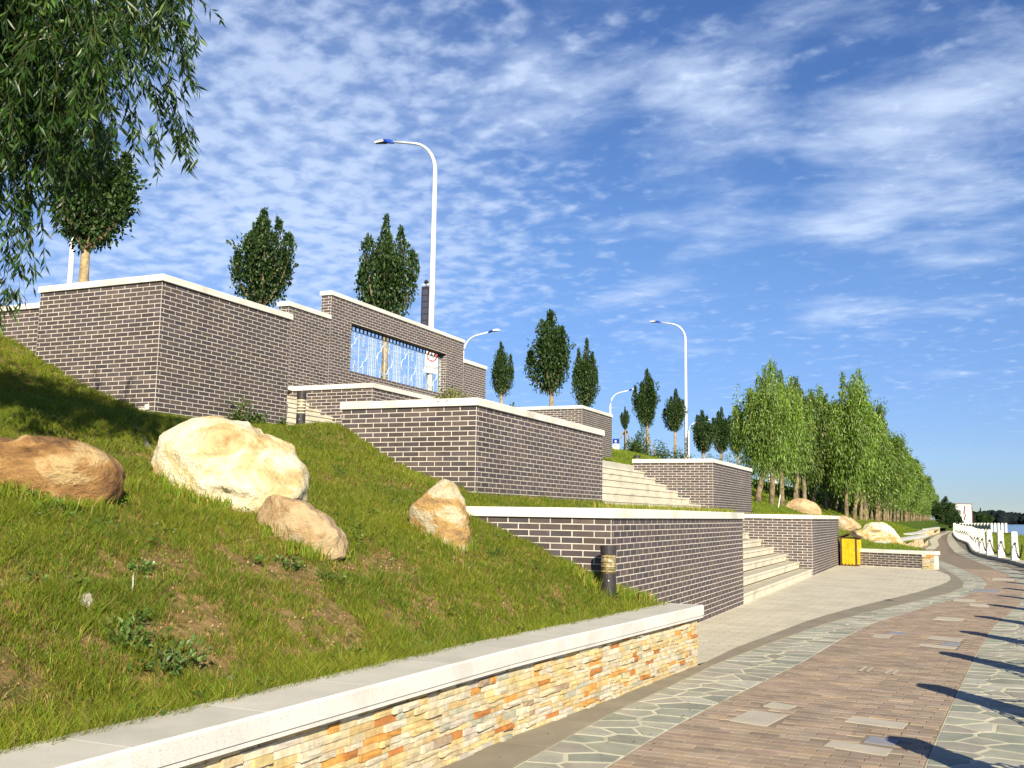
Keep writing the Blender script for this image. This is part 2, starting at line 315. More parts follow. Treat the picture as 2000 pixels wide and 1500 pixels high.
def slope_h(x, y):
    x = np.asarray(x, float); y = np.asarray(y, float)
    sh = (wall_x(np.minimum(y, 10.2)) + 2.36)*0.8                    # follow the curving wall at the foot
    w = np.clip((x+6.5)/3.0, 0, 1)
    h = interp(x - sh*w, PX, PZ)
    h = h + 0.27*np.exp(-((x+8.15)/0.75)**2)*np.clip((y-11.0)/1.1, 0, 1) + 0.10*np.clip((y-12.0)/2.0, 0, 1)*np.clip((-8.5-x)/1.0, 0, 1)
    far = np.clip((9.0-y)/4.0, 0, 1)*np.clip((x+3.0)/-1.0, 0, 1)
    h = h + far*0.05*smoothnoise(x, y, 1.0, 1.0)
    h = h + 0.018*smoothnoise(x, y, 3.1, 2.0)*np.clip((-3.05-x)/0.4, 0, 1)
    return h
def strip_h(x, y): return interp(x, [-5.84, -5.0, -3.3], [1.72, 1.50, 1.50]) + 0.01*smoothnoise(x, y, 3, 4)
def lawn_h(x, y):
    x = np.asarray(x, float); y = np.asarray(y, float)
    return np.where((y > 10.28) & (x > -5.84), np.where(x > -4.95, strip_h(x, y), slope_h(x, y)*0.5+strip_h(x, y)*0.5), slope_h(x, y))
def in_lawn(x, y):
    a = (y < 10.17) & (x < wall_x(y)-0.30)
    b = (x < -3.42) & (x > X2) & (y >= 10.32) & (y < 17.45)
    c = (x <= -5.0) & (x > -8.1) & (y >= 10.15) & (y < 12.25)
    d = (x <= -8.0) & (x > -10.95) & (y >= 10.15) & (y < 17.7)
    e = (x <= -10.95) & (y >= 10.15) & (y < 11.62)
    return a | b | c | d | e
# slope north of the terraces
QX = [-60, -16.5, -15.0, -13, -11, -9, -7, -5, -3.6, -2.9, -2.0, -0.5]
QZ = [4.90, 4.90, 4.66, 4.16, 3.48, 2.74, 2.02, 1.38, 0.78, 0.52, 0.42, 0.40]
def north_h(x, y):
    x = np.asarray(x, float); y = np.asarray(y, float)
    lower = np.clip((y-36)/25.0, 0, 1)
    h = interp(x, QX, QZ)
    h = h - lower*0.25*np.exp(-((x+6)/2.6)**2)
    return h + 0.05*smoothnoise(x, y, 0.5, 3.0)
LE_Y = [33.2, 36.6, 44, 50, 64, 70, 80, 105, 120, 160, 260, 420]
LE_X = [-0.62, -0.75, -1.95, -1.75, -1.35, -1.9, -1.9, -1.65, -0.95, -0.15, 1.5, 6.0]
def in_north(x, y):
    behind = (x+3.24)*(-0.3771) + (y-33.92)*(-0.9262) < -0.10       # behind the knee-high end wall
    return (y > 32.8) & (x < interp(y, LE_Y, LE_X)) & ~((y < 34.0) & (x < -3.0) & (x > -5.62)) & (behind | (x < -3.0))
def terrain(x, y):
    return np.where(np.asarray(y) > 32.8, north_h(x, y), lawn_h(x, y))
def cast(px, py, fn=terrain, tmax=120):
    r = ray(px, py); t = np.linspace(1.5, tmax, 6000)
    P = CAM[None, :] + t[:, None]*r[None, :]
    d = P[:, 2] - fn(P[:, 0], P[:, 1])
    k = np.argmax(d < 0)
    return P[k]

def patch(name, fn, inside, x0, x1, y0, y1, step, m, label=None):
    nx, ny = int((x1-x0)/step)+1, int((y1-y0)/step)+1
    xs = np.linspace(x0, x1, nx); ys = np.linspace(y0, y1, ny)
    gx, gy = np.meshgrid(xs, ys); gz = fn(gx, gy)
    V = np.stack([gx, gy, gz], -1).reshape(-1, 3)
    i = np.arange((ny-1)*(nx-1)); r_, c_ = i//(nx-1), i % (nx-1)
    a = r_*nx+c_; q = np.stack([a, a+1, a+nx+1, a+nx], -1)
    cx = (V[q[:, 0], 0]+V[q[:, 2], 0])/2; cy = (V[q[:, 0], 1]+V[q[:, 2], 1])/2
    q = q[inside(cx, cy)]
    used = np.unique(q); rm = -np.ones(len(V), int); rm[used] = np.arange(len(used))
    me = fastmesh(name, V[used], rm[q], np.zeros((0, 3), int), m)
    me.polygons.foreach_set('use_smooth', np.ones(len(me.polygons), bool))
    o = obj(name, me); tag(o, kind='structure')
    return o
patch('grass_bank', lawn_h, in_lawn, -18.0, -2.5, -12.0, 17.8, 0.10, M_SOIL)
patch('grass_hill', north_h, in_north, -17.0, -0.5, 32.8, 60.0, 0.1, M_FARGRASS)
patch('grass_hill', north_h, in_north, -17.0, 6.0, 60.0, 420.0, 1.0, M_FARGRASS)
# upper plateau, behind the screen wall, and what carries the road
def up_h(x, y):
    x = np.asarray(x, float)
    return interp(x, [-18, -16, -13.2, -13.0], [4.92, 4.90, 4.10, 4.05]) + 0*np.asarray(y)
patch('upper_lawn', up_h, lambda x, y: (y > 11.7) | (x < -15.6), -16.6, -12.9, 11.5, 33.6, 0.3, M_FARGRASS)
b = MB(); b.box(-80, -16.4, -30, 440, 4.0, 4.88); tag(b.build('plateau', M_FARGRASS), kind='structure')
b = MB(); b.box(-29.0, -18.6, -30, 440, 4.885, 4.895); tag(b.build('road', M_ASPH), kind='structure')
b = MB(); b.box(-18.6, -18.45, -30, 440, 4.88, 5.0); tag(b.build('kerb', M_CONC), kind='structure')
# landings behind the planters
b = MB(); b.box(-10.95, -8.06, 17.6, 34.2, 2.2, 2.86); tag(b.build('upper_landing', M_CONC), kind='structure')
b = MB(); b.box(-13.2, -10.85, 21.5, 30.7, 2.2, 4.03); tag(b.build('upper_landing', M_CONC), kind='structure')

# ground sheet and lake
SH_Y = [-60, 0, 30, 60, 85, 105, 128, 140, 150, 190, 260, 420, 700]
SH_X = [4.2, 4.0, 4.6, 5.4, 6.6, 8.2, 10.2, 9.0, 4.2, 5.5, 7.0, 11.0, 19.0]
PR_Y = [-14, 0, 5.9, 8.36, 10.9, 13.3, 15.9, 22, 28, 34, 39.83, 42.3, 44.8, 47.3, 49.8, 52.3, 56, 62, 68, 73, 80, 95, 119, 150, 200]
PR_X = [0.62, 0.70, 0.86, 0.98, 1.15, 1.38, 1.62, 2.25, 2.66, 2.60, 2.11, 1.78, 1.48, 1.28, 1.17, 1.13, 1.13, 1.18, 1.20, 1.05, 0.76, 0.59, 0.54, 0.9, 2.2]   # line of posts
def post_x(y): return interp(y, PR_Y, PR_X)
ys = np.concatenate([np.arange(-60, 160, 2.0), np.arange(160, 701, 10.0)])
V = []; Fc = []
for k, y in enumerate(ys):
    sx = float(interp(y, SH_Y, SH_X)); px_ = float(post_x(y))+0.2
    V += [(-900, y, -0.03), (px_, y, -0.03), (px_+0.6, y, -0.10), (sx, y, -0.72), (sx+2.5, y, -1.6)]
    if k: Fc += [((k-1)*5+j, (k-1)*5+j+1, k*5+j+1, k*5+j) for j in range(4)]
tag(obj('ground', mdata('ground', V, Fc, M_FARGRASS)), kind='structure')
M_WATER = bpy.data.materials.new('lake_water'); M_WATER.use_nodes = True
t = M_WATER.node_tree; p = t.nodes['Principled BSDF']; p.inputs['Base Color'].default_value = (0.10, 0.16, 0.22, 1); p.inputs['Roughness'].default_value = 0.18; p.inputs['Specular IOR Level'].default_value = 0.5
g = N(t, 'ShaderNodeNewGeometry'); mp = N(t, 'ShaderNodeMapping', inp={'Scale': (1.0, 0.35, 1)}); t.links.new(g.outputs['Position'], mp.inputs[0])
n = N(t, 'ShaderNodeTexNoise', inp={'Scale': 1.6, 'Detail': 6}); t.links.new(mp.outputs[0], n.inputs['Vector'])
bb = N(t, 'ShaderNodeBump', inp={'Strength': 0.5, 'Distance': 0.15}); t.links.new(n.outputs[0], bb.inputs['Height']); t.links.new(bb.outputs[0], p.inputs['Normal'])
tag(obj('lake', mdata('lake', [(2, -200, -0.75), (3000, -200, -0.75), (3000, 5000, -0.75), (2, 5000, -0.75)], [(0, 1, 2, 3)], M_WATER)), kind='structure')
tag(obj('lake_bed', mdata('lake_bed', [(-3000, -400, -2.2), (5000, -400, -2.2), (5000, 6000, -2.2), (-3000, 6000, -2.2)], [(0, 1, 2, 3)], M_SOIL)), kind='structure')

# ------------------------------------------------------------------ paving
FLB_Y = [-14, 0, 5.66, 6.31, 7.56, 8.75, 10.43, 12.34, 14.79, 17.41, 20.47, 22.46, 24.69, 26.7, 29.2, 32.47, 36.6, 44, 50, 64, 80, 105, 120, 150]
GB_X = [-2.75, -2.62, -2.42, -2.42, -2.40, -2.32, -2.23, -2.02, -1.71, -1.21, -0.52, -0.08, 0.23, 0.28, 0.16, -0.09, -0.41, -1.40, -1.30, -0.95, -1.35, -1.10, -0.60, 0.0]   # border | flags
FB_Y = [-14, 0, 6.04, 7.06, 8.25, 9.61, 11.15, 13.32, 15.48, 18.6, 21.76, 24.62, 26.65, 29.37, 33.81, 38.15, 44, 50, 64, 80, 105, 120, 150]
FB_X = [-2.15, -2.05, -1.92, -1.87, -1.76, -1.60, -1.44, -1.28, -1.06, -0.47, 0.20, 0.64, 0.79, 0.72, 0.34, -0.1, -0.75, -0.80, -0.55, -0.80, -0.60, -0.15, 0.3]   # flags | pavers
RB_Y = [-14, 0, 6.79, 8.15, 9.88, 12.78, 15.94, 20.6, 26, 32, 38, 42, 50, 64, 80, 105, 120, 150]
RB_X = [-0.40, -0.30, -0.19, -0.10, 0.02, 0.24, 0.52, 1.15, 1.55, 1.45, 1.05, 0.75, 0.25, -0.02, -0.15, -0.12, 0.05, 0.4]     # pavers | flags
PI_Y = [10.19, 10.24, 11.82, 13.12, 15.43, 17.79, 20.37, 22.91, 25.98, 27.61, 29.85, 31.71, 32.85]
PI_X = [-2.36, -2.36, -2.29, -2.15, -1.93, -1.56, -1.05, -0.57, -0.14, 0.0, -0.02, -0.25, -0.45]      # plaza | border
f_gb = lambda y: interp(y, FLB_Y, GB_X)
f_fb = lambda y: interp(y, FB_Y, FB_X)
f_rb = lambda y: interp(y, RB_Y, RB_X)
f_rf = lambda y: f_rb(y) + 0.55
f_kb = lambda y: post_x(y) - 0.20
f_pi = lambda y: np.where(np.asarray(y) < 10.2, wall_x(y)-0.05, np.where(np.asarray(y) < 32.85, interp(y, PI_Y, PI_X), interp(y, LE_Y, LE_X)-0.1))
def strip(name, fa, fb, y0, y1, z, m, n=None, **kw):
    n = n or int((y1-y0)/0.4)+2; ys = np.linspace(y0, y1, n)
    V = []; Fc = []
    for k, y in enumerate(ys):
        V += [(float(fa(y)), y, z), (float(fb(y)), y, z)]
        if k: Fc.append((2*k-2, 2*k-1, 2*k+1, 2*k))
    return tag(obj(name, mdata(name, V, Fc, m)), kind='structure')
M_PLAZA = bpy.data.materials.new('plaza_paving'); M_PLAZA.use_nodes = True
t = M_PLAZA.node_tree; lk = t.links.new; p = t.nodes['Principled BSDF']; p.inputs['Roughness'].default_value = 0.9; p.inputs['Specular IOR Level'].default_value = 0.2
g = N(t, 'ShaderNodeNewGeometry')
br = N(t, 'ShaderNodeTexBrick', inp={'Scale': 1.0, 'Brick Width': 0.30, 'Row Height': 0.15, 'Mortar Size': 0.006, 'Color1': (0.54, 0.50, 0.385, 1), 'Color2': (0.47, 0.435, 0.335, 1), 'Mortar': (0.36, 0.32, 0.24, 1), 'Bias': 0.0})
lk(g.outputs['Position'], br.inputs['Vector'])
n = N(t, 'ShaderNodeTexNoise', inp={'Scale': 1.1, 'Detail': 8, 'Roughness': 0.7}); lk(g.outputs['Position'], n.inputs['Vector'])
r = N(t, 'ShaderNodeMapRange', inp={'From Min': 0.3, 'From Max': 0.7, 'To Min': 0.86, 'To Max': 1.12}); lk(n.outputs[0], r.inputs[0])
mx = N(t, 'ShaderNodeVectorMath', operation='SCALE'); lk(br.outputs[0], mx.inputs[0]); lk(r.outputs[0], mx.inputs['Scale']); lk(mx.outputs[0], p.inputs['Base Color'])
n5 = N(t, 'ShaderNodeTexNoise', inp={'Scale': 30, 'Detail': 6}); lk(g.outputs['Position'], n5.inputs['Vector'])
ad = N(t, 'ShaderNodeMath', operation='ADD'); lk(n5.outputs[0], ad.inputs[0]); lk(br.outputs['Fac'], ad.inputs[1])
bb = N(t, 'ShaderNodeBump', inp={'Strength': 0.35, 'Distance': 0.006, }); bb.invert = True; lk(ad.outputs[0], bb.inputs['Height']); lk(bb.outputs[0], p.inputs['Normal'])
plaza = strip('plaza', lambda y: -3.4, f_pi, 10.15, 33.6, 0.004, M_PLAZA)
border = strip('border_band', f_pi, f_gb, -14, 36.5, 0.0, M_BAND)
flagL = strip('flagstone_band', f_gb, f_fb, -14, 150, 0.0, M_FGROUT)
pav = strip('brick_path', f_fb, f_rb, -14, 150, 0.0, M_PVG)
flagR = strip('flagstone_band', f_rb, f_rf, -14, 150, 0.0, M_FGROUT)
edgeR = strip('border_band', f_rf, f_kb, -14, 150, 0.0, M_BAND)
strip('path_edge', lambda y: interp(y, LE_Y, LE_X)-0.2, f_gb, 36.4, 150, 0.0, M_BAND)

def clip_poly(poly, nx, ny, c):        # keep nx*x+ny*y <= c
    out = []
    for i in range(len(poly)):
        a, b_ = poly[i], poly[(i+1) % len(poly)]
        da, db = nx*a[0]+ny*a[1]-c, nx*b_[0]+ny*b_[1]-c
        if da <= 0: out.append(a)
        if (da < 0 < db) or (db < 0 < da):
            s_ = da/(da-db); out.append((a[0]+(b_[0]-a[0])*s_, a[1]+(b_[1]-a[1])*s_))
    return out
def score(c, area): 
    u, v, w = proj(c)
    if w < 0.5 or u < -40 or u > 2040 or v < -40 or v > 1540: return 0
    return area/(w*w)
def split_pieces(items, parent, name, mats, limit=300, make=None, zlo=0.0):
    """items: (score, builder(MB, material index), material index). The largest in view become parts, the rest one joined part."""
    items = sorted(items, key=lambda q: -q[0])
    n = min(limit, sum(1 for q in items if q[0] > 0))
    for s_, fn, mi in items[:n]:
        b = MB(); fn(b, 0); b.build(name, mats[mi], parent)
    if len(items) > n:
        b = MB()
        for s_, fn, mi in items[n:]: fn(b, mi)
        o = b.build(name+'_field', mats, parent); o['kind'] = 'stuff'
def flags(parent, fa, fb, y0, y1, seed, limit=300):
    rnd = random.Random(seed); seeds = []
    y = y0
    while y < y1:
        w = float(fb(y)-fa(y)); nc = 2
        off = rnd.uniform(-0.12, 0.12)
        for c in range(nc):
            seeds.append((w*(c+0.5)/nc + rnd.uniform(-0.09, 0.09), y + (0.15 if c else 0.0) + rnd.uniform(-0.09, 0.09) + off*0.3))
        if rnd.random() < 0.3: seeds.append((w*rnd.uniform(0.4, 0.6), y+0.17))
        y += 0.27
    items = []
    for i, (sx, sy) in enumerate(seeds):
        w = float(fb(sy)-fa(sy)); poly = [(0.008, sy-0.6), (w-0.008, sy-0.6), (w-0.008, sy+0.6), (0.008, sy+0.6)]
        for j in range(max(0, i-9), min(len(seeds), i+10)):
            if j == i: continue
            qx, qy = seeds[j]; nx, ny = qx-sx, qy-sy; d = math.hypot(nx, ny)
            if d < 1e-6: continue
            nx /= d; ny /= d; poly = clip_poly(poly, nx, ny, nx*(sx+qx)/2+ny*(sy+qy)/2-rnd.uniform(0.008, 0.020))
            if len(poly) < 3: break
        if len(poly) < 3: continue
        P = [(float(fa(q[1]))+q[0], q[1]) for q in poly]
        cx = sum(q[0] for q in P)/len(P); cy = sum(q[1] for q in P)/len(P)
        P = [(cx+(q[0]-cx), cy+(q[1]-cy)) for q in P]
        zt = 0.002 + rnd.uniform(0, 0.0025); ar = 0.1
        def fn(b, mi, P=P, zt=zt):
            top = [(q[0], q[1]) for q in P]; n_ = len(P)
            ccx = sum(q[0] for q in P)/n_; ccy = sum(q[1] for q in P)/n_
            V = [(q[0], q[1], -0.002) for q in P] + [(q[0]+(ccx-q[0])*0.03, q[1]+(ccy-q[1])*0.03, zt) for q in P]
            b.add(V, [tuple(range(n_, 2*n_))] + [(k, (k+1) % n_, n_+(k+1) % n_, n_+k) for k in range(n_)], mi)
        items.append((score((cx, cy, 0), ar), fn, rnd.randrange(len(M_FL))))
    split_pieces(items, parent, 'flagstone', M_FL, limit)
flags(flagL, f_gb, f_fb, 3.0, 55.0, 1)
flags(flagR, f_rb, f_rf, 3.0, 50.0, 2)
# brick pavers
inl = [([(-1.54, 7.63), (-1.46, 8.11), (-1.18, 8.03), (-1.26, 7.55)], 0), ([(-1.41, 8.32), (-1.37, 8.52), (-1.17, 8.46), (-1.21, 8.26)], 0),
       ([(-0.76, 8.0), (-0.72, 8.22), (-0.33, 8.15), (-0.36, 7.92)], 0), ([(-0.81, 7.09), (-0.78, 7.28), (-0.39, 7.2), (-0.42, 6.99)], 0),
       ([(-0.58, 7.35), (-0.55, 7.55), (-0.36, 7.51), (-0.39, 7.30)], 1), ([(-0.96, 13.75), (-0.92, 14.11), (-0.72, 14.03), (-0.76, 13.66)], 0),
       ([(-0.78, 14.22), (-0.75, 14.56), (-0.58, 14.5), (-0.6, 14.18)], 1), ([(-0.27, 16.63), (-0.2, 17.06), (0.18, 17.0), (0.12, 16.58)], 0),
       ([(-0.30, 13.95), (-0.27, 14.24), (0.11, 14.10), (0.07, 13.78)], 0), ([(-0.38, 13.12), (-0.35, 13.32), (0.04, 13.18), (0.0, 12.97)], 0),
       ([(-0.14, 13.38), (-0.10, 13.68), (0.08, 13.62), (0.04, 13.32)], 1),
       ([(0.02, 20.6), (0.05, 21.2), (0.42, 21.1), (0.38, 20.5)], 0), ([(0.28, 19.6), (0.30, 20.1), (0.62, 20.0), (0.58, 19.5)], 0),
       ([(0.42, 23.6), (0.46, 24.4), (0.95, 24.3), (0.90, 23.5)], 1), ([(0.95, 28.3), (1.0, 29.2), (1.5, 29.1), (1.45, 28.2)], 0)]
def in_inl(x, y):
    return any(min(q[0] for q in P)-0.02 < x < max(q[0] for q in P)+0.02 and min(q[1] for q in P)-0.02 < y < max(q[1] for q in P)+0.02 for P, _ in inl)
items = []; rnd = random.Random(5)
rowh, bw = 0.104, 0.205; y = 3.6; row = 0
while y < 34:
    xa, xb = float(f_fb(y))+0.01, float(f_rb(y))-0.01
    sk = -0.035                                     # rows lean a little across the path
    x = xa - (0.5*bw if row % 2 else 0.0)
    while x < xb:
        a, e = max(x, xa)+0.002, min(x+bw, xb)-0.002
        if e-a > 0.02:
            yc = y + sk*((a+e)/2-xa)
            if not in_inl((a+e)/2, yc+rowh/2):
                zt = 0.004 + rnd.uniform(0, 0.002); yy0, yy1 = yc+0.0015, yc+rowh-0.0015
                def fn(b, mi, a=a, e=e, yy0=yy0, yy1=yy1, zt=zt):
                    d = sk*(e-a)/2
                    V = [(a, yy0-d, -0.002), (e, yy0+d, -0.002), (e, yy1+d, -0.002), (a, yy1-d, -0.002), (a+.003, yy0-d+.003, zt), (e-.003, yy0+d+.003, zt), (e-.003, yy1+d-.003, zt), (a+.003, yy1-d-.003, zt)]
                    b.add(V, [(4, 5, 6, 7), (0, 1, 5, 4), (1, 2, 6, 5), (2, 3, 7, 6), (3, 0, 4, 7)], mi)
                items.append((score(((a+e)/2, yc, 0), (e-a)*rowh), fn, rnd.choices(range(6), [4, 3, 4, 1.2, 2.5, 3])[0]))
        x += bw
    y += rowh; row += 1
split_pieces(items, pav, 'paving_brick', M_PV)
for P, k in inl:
    b = MB(); b.prism(P, 0.0, 0.0075); b.build('inlay_slab', M_PALEB if k else M_PALE, pav)
for (u, v, u2, v2) in [(1680, 1313, 1692, 1304), (1693, 1314, 1705, 1306), (1729, 1318, 1741, 1310), (1744, 1319, 1754, 1311)]:      # chalk-white strokes on the bricks
    a, c = onz(u, v), onz(u2, v2); b = MB(); b.prism([(a[0]-.012, a[1]), (a[0]+.012, a[1]), (c[0]+.012, c[1]), (c[0]-.012, c[1])], 0.012, 0.015); b.build('white_inlay_strip', M_PALE, pav)
# border slabs
def bslabs(parent, fa, fb, y0, y1, step, limit=120):
    y = y0; items = []
    while y < y1:
        P = [(float(fa(y+.003))+.004, y+.003), (float(fb(y+.003))-.004, y+.003), (float(fb(y+step-.003))-.004, y+step-.003), (float(fa(y+step-.003))+.004, y+step-.003)]
        def fn(b, mi, P=P): b.prism(P, -0.002, 0.009, mi)
        items.append((score((P[0][0], y, 0), 0.2), fn, 0)); y += step
    split_pieces(items, parent, 'border_slab', [M_BAND], limit)
bslabs(border, f_pi, f_gb, 3.0, 33.0, 0.80)
bslabs(edgeR, f_rf, f_kb, 3.0, 36.0, 0.80)
# kerb under the posts
b = MB(); ysk = np.arange(-14, 150, 1.0)
V = []; Fc = []
for k, y in enumerate(ysk):
    x = float(post_x(y)); V += [(x-.19, y, -0.03), (x-.19, y, 0.115), (x+.20, y, 0.125), (x+.20, y, -0.15)]
    if k: Fc += [((k-1)*4+j, (k-1)*4+j+1, k*4+j+1, k*4+j) for j in range(3)]
tag(obj('kerb', mdata('kerb', V, Fc, M_CONC)), kind='structure')

# ------------------------------------------------------------------ brick walls
K, BW = 0.0690, 0.2500
def unit_brick(m):
    c = 0.03
    V = [(0, 0, 0), (1, 0, 0), (1, 0, 1), (0, 0, 1), (0.01, 1, 0.04), (0.99, 1, 0.04), (0.99, 1, 0.96), (0.01, 1, 0.96)]
    return mdata('brick', V, [(4, 7, 6, 5), (0, 4, 5, 1), (1, 5, 6, 2), (2, 6, 7, 3), (3, 7, 4, 0)], m)
UNIT = [unit_brick(m) for m in M_BR]
UVv = [(0, 0, 0), (1, 0, 0), (1, 0, 1), (0, 0, 1), (0.01, 1, 0.04), (0.99, 1, 0.04), (0.99, 1, 0.96), (0.01, 1, 0.96)]
UFf = [(4, 7, 6, 5), (0, 4, 5, 1), (1, 5, 6, 2), (2, 6, 7, 3), (3, 7, 4, 0)]
PROUD = 0.0012
def brick_faces(root, faces, seed=1):
    """faces: (origin xy of the face's left end, direction xy, outward normal xy, length, z bottom fn or value, z top, first-piece lengths (even, odd), holes)"""
    rnd = random.Random(seed); items = []
    for (ox, oy), (tx, ty), (nx, ny), Lf, zb, zt, first, holes in faces:
        row = 0; z = zt
        while z-K > zb - 0.5*K:
            z1, z0 = z-0.005, z-K+0.005
            s_ = 0.0; ln = first[row % 2]
            while s_ < Lf-0.012:
                e = min(s_+ln, Lf)
                a0, a1 = s_+0.006, e-(0.006 if e < Lf-0.001 else 0.004)
                segs = [(a0, a1)]
                for h0, h1, hz0, hz1 in holes:
                    if z1 > hz0+0.01 and z0 < hz1-0.01:
                        ns = []
                        for q0, q1 in segs:
                            if q1 <= h0 or q0 >= h1: ns.append((q0, q1)); continue
                            if q0 < h0: ns.append((q0, h0))
                            if q1 > h1: ns.append((h1, q1))
                        segs = ns
                for q0, q1 in segs:
                    if q1-q0 > 0.012:
                        cx, cy, cz = ox+tx*(q0+q1)/2, oy+ty*(q0+q1)/2, (z0+z1)/2
                        d = np.array([cx, cy, cz])-CAM; dist = np.linalg.norm(d)
                        fs = abs(d[0]*nx+d[1]*ny)/dist
                        items.append((score((cx, cy, cz), (q1-q0)*K*fs), (ox+tx*q0, oy+ty*q0, z0), (tx, ty, nx, ny), (q1-q0, z1-z0), rnd.choices(range(6), [5, 4, 2.5, 2.5, 3, 2])[0]))
                s_ = e; ln = BW
            z -= K; row += 1
    items.sort(key=lambda q: -q[0])
    n = min(300, sum(1 for q in items if q[0] > 0))
    for s_, o_, (tx, ty, nx, ny), (w, h), mi in items[:n]:
        o = bpy.data.objects.new('brick', UNIT[mi]); link(o, root)
        # local x along the face, local y outward, local z up
        if tx*ny - ty*nx > 0:
            o.location = (*o_[:2], o_[2]); o.rotation_euler = (0, 0, math.atan2(ty, tx)); o.scale = (w, PROUD, h)
        else:      # keep a right-handed frame: start from the other end
            o.location = (o_[0]+tx*w, o_[1]+ty*w, o_[2]); o.rotation_euler = (0, 0, math.atan2(-ty, -tx)); o.scale = (w, PROUD, h)
        o.location.x -= root.location.x; o.location.y -= root.location.y; o.location.z -= root.location.z
    if len(items) > n:
        b = MB()
        for s_, o_, (tx, ty, nx, ny), (w, h), mi in items[n:]:
            if tx*ny - ty*nx < 0: o_ = (o_[0]+tx*w, o_[1]+ty*w, o_[2]); tx, ty = -tx, -ty
            b.add([(o_[0]+tx*w*v[0]+nx*PROUD*v[1], o_[1]+ty*w*v[0]+ny*PROUD*v[1], o_[2]+h*v[2]) for v in UVv], UFf, mi)
        o = b.build('brick_field', M_BR, root); o['kind'] = 'stuff'
def coping(root, x0, x1, y0, y1, z0, z1, along, step=1.2, m=None, name='coping_slab'):
    a0, a1 = (y0, y1) if along == 'y' else (x0, x1)
    n = max(1, round((a1-a0)/step)); st = (a1-a0)/n
    for k in range(n):
        s0, s1 = a0+k*st+(0.003 if k else 0), a0+(k+1)*st-(0.003 if k < n-1 else 0)
        b = MB(); dz = random.uniform(-0.0015, 0.0015)
        jx = random.uniform(-0.004, 0.004)
        if along == 'y': b.cbox(x0, x1+jx, s0, s1, z0, z1+dz, 0.008)
        else: b.cbox(s0, s1, y0+jx, y1, z0, z1+dz, 0.008)
        b.build(name, m or M_COPE, root)
OH = 0.032
def planter(label, X, ya, yb, xin, zbot, ztop, left=True, zleft=None, firstF=((0.065, 0.19)), firstL=(0.25, 0.125), ctop=0.105, seed=1, back=False, th=0.33, soil=None, rightend=True):
    """L-shaped retaining wall: front face in the plane x=X from ya to yb, left face in the plane y=ya running back to xin"""
    core = MB()
    core.box(X-th, X, ya, yb, zbot, ztop)
    if left: core.box(xin, X-th-0.001, ya, ya+th, (zleft if zleft is not None else zbot), ztop)
    if rightend: core.box(xin, X-th-0.001, yb-th, yb, zbot, ztop)
    root = core.build('brick_wall', M_MORTAR); tag(root, label, 'wall')
    faces = [((X, ya), (0, 1), (1, 0), yb-ya, zbot, ztop, firstF, [])]
    if left: faces.append(((X, ya), (-1, 0), (0, -1), X-xin, (zleft if zleft is not None else zbot), ztop, firstL, []))
    brick_faces(root, faces, seed)
    z0, z1 = ztop+0.001, ztop+ctop
    coping(root, X-th-0.02, X+OH, ya-OH, yb+OH, z0, z1, 'y')
    if left: coping(root, xin-0.02, X-th-0.022, ya-OH, ya+th+0.02, z0, z1, 'x')
    if rightend: coping(root, xin-0.02, X-th-0.022, yb-th-0.02, yb+OH, z0, z1, 'x')
    return root
planter('lowest dark brick wall at the front edge of the terrace, its bare corner beside the nearest lamp bollard', X1, 10.13, 17.48, -5.2, -0.05, 1.46, zleft=0.4, seed=1, rightend=True, firstL=(0.19, 0.065))
planter('low brick wall right of the lower stairs, with the yellow litter bin standing at its far end', X1, 27.06, 34.0, -5.6, -0.05, 1.46, seed=2)
planter('middle brick planter wall above the lowest wall, left of the middle stairs', X2, 12.17, 17.60, -8.0, 1.3, 2.945, zleft=1.3, seed=3)
planter('brick planter wall on the middle terrace, right of the middle stairs and left of the willow grove', X2, 27.12, 32.95, -8.09, 1.3, 2.945, seed=4, firstF=(0.125, 0.25))
planter('tall brick block at the upper left whose sharp corner rises above the cream boulder', X3, 11.515, 14.78, -13.46, 2.6, 4.94, zleft=2.6, seed=5)
planter('short brick wall beside the upper stairs, below the lattice window', X3, 17.68, 23.1, -12.98, 2.6, 4.04, seed=6, ctop=0.10)
planter('distant brick block behind the middle planter, with round trees rising over its coping', X3, 30.72, 33.9, -13.4, 2.6, 4.935, seed=7)
# recessed wall at the far left
core = MB(); core.box(-22.0, -13.47, 11.56, 11.9, 3.6, 4.70)
r = core.build('brick_wall', M_MORTAR); tag(r, 'recessed brick wall at the far left edge, partly behind hanging willow twigs', 'wall')
brick_faces(r, [((-13.475, 11.56), (-1, 0), (0, -1), 5.0, 3.6, 4.70, (0.25, 0.125), [])], 8)
coping(r, -22.0, -13.485, 11.53, 11.95, 4.701, 4.79, 'x')
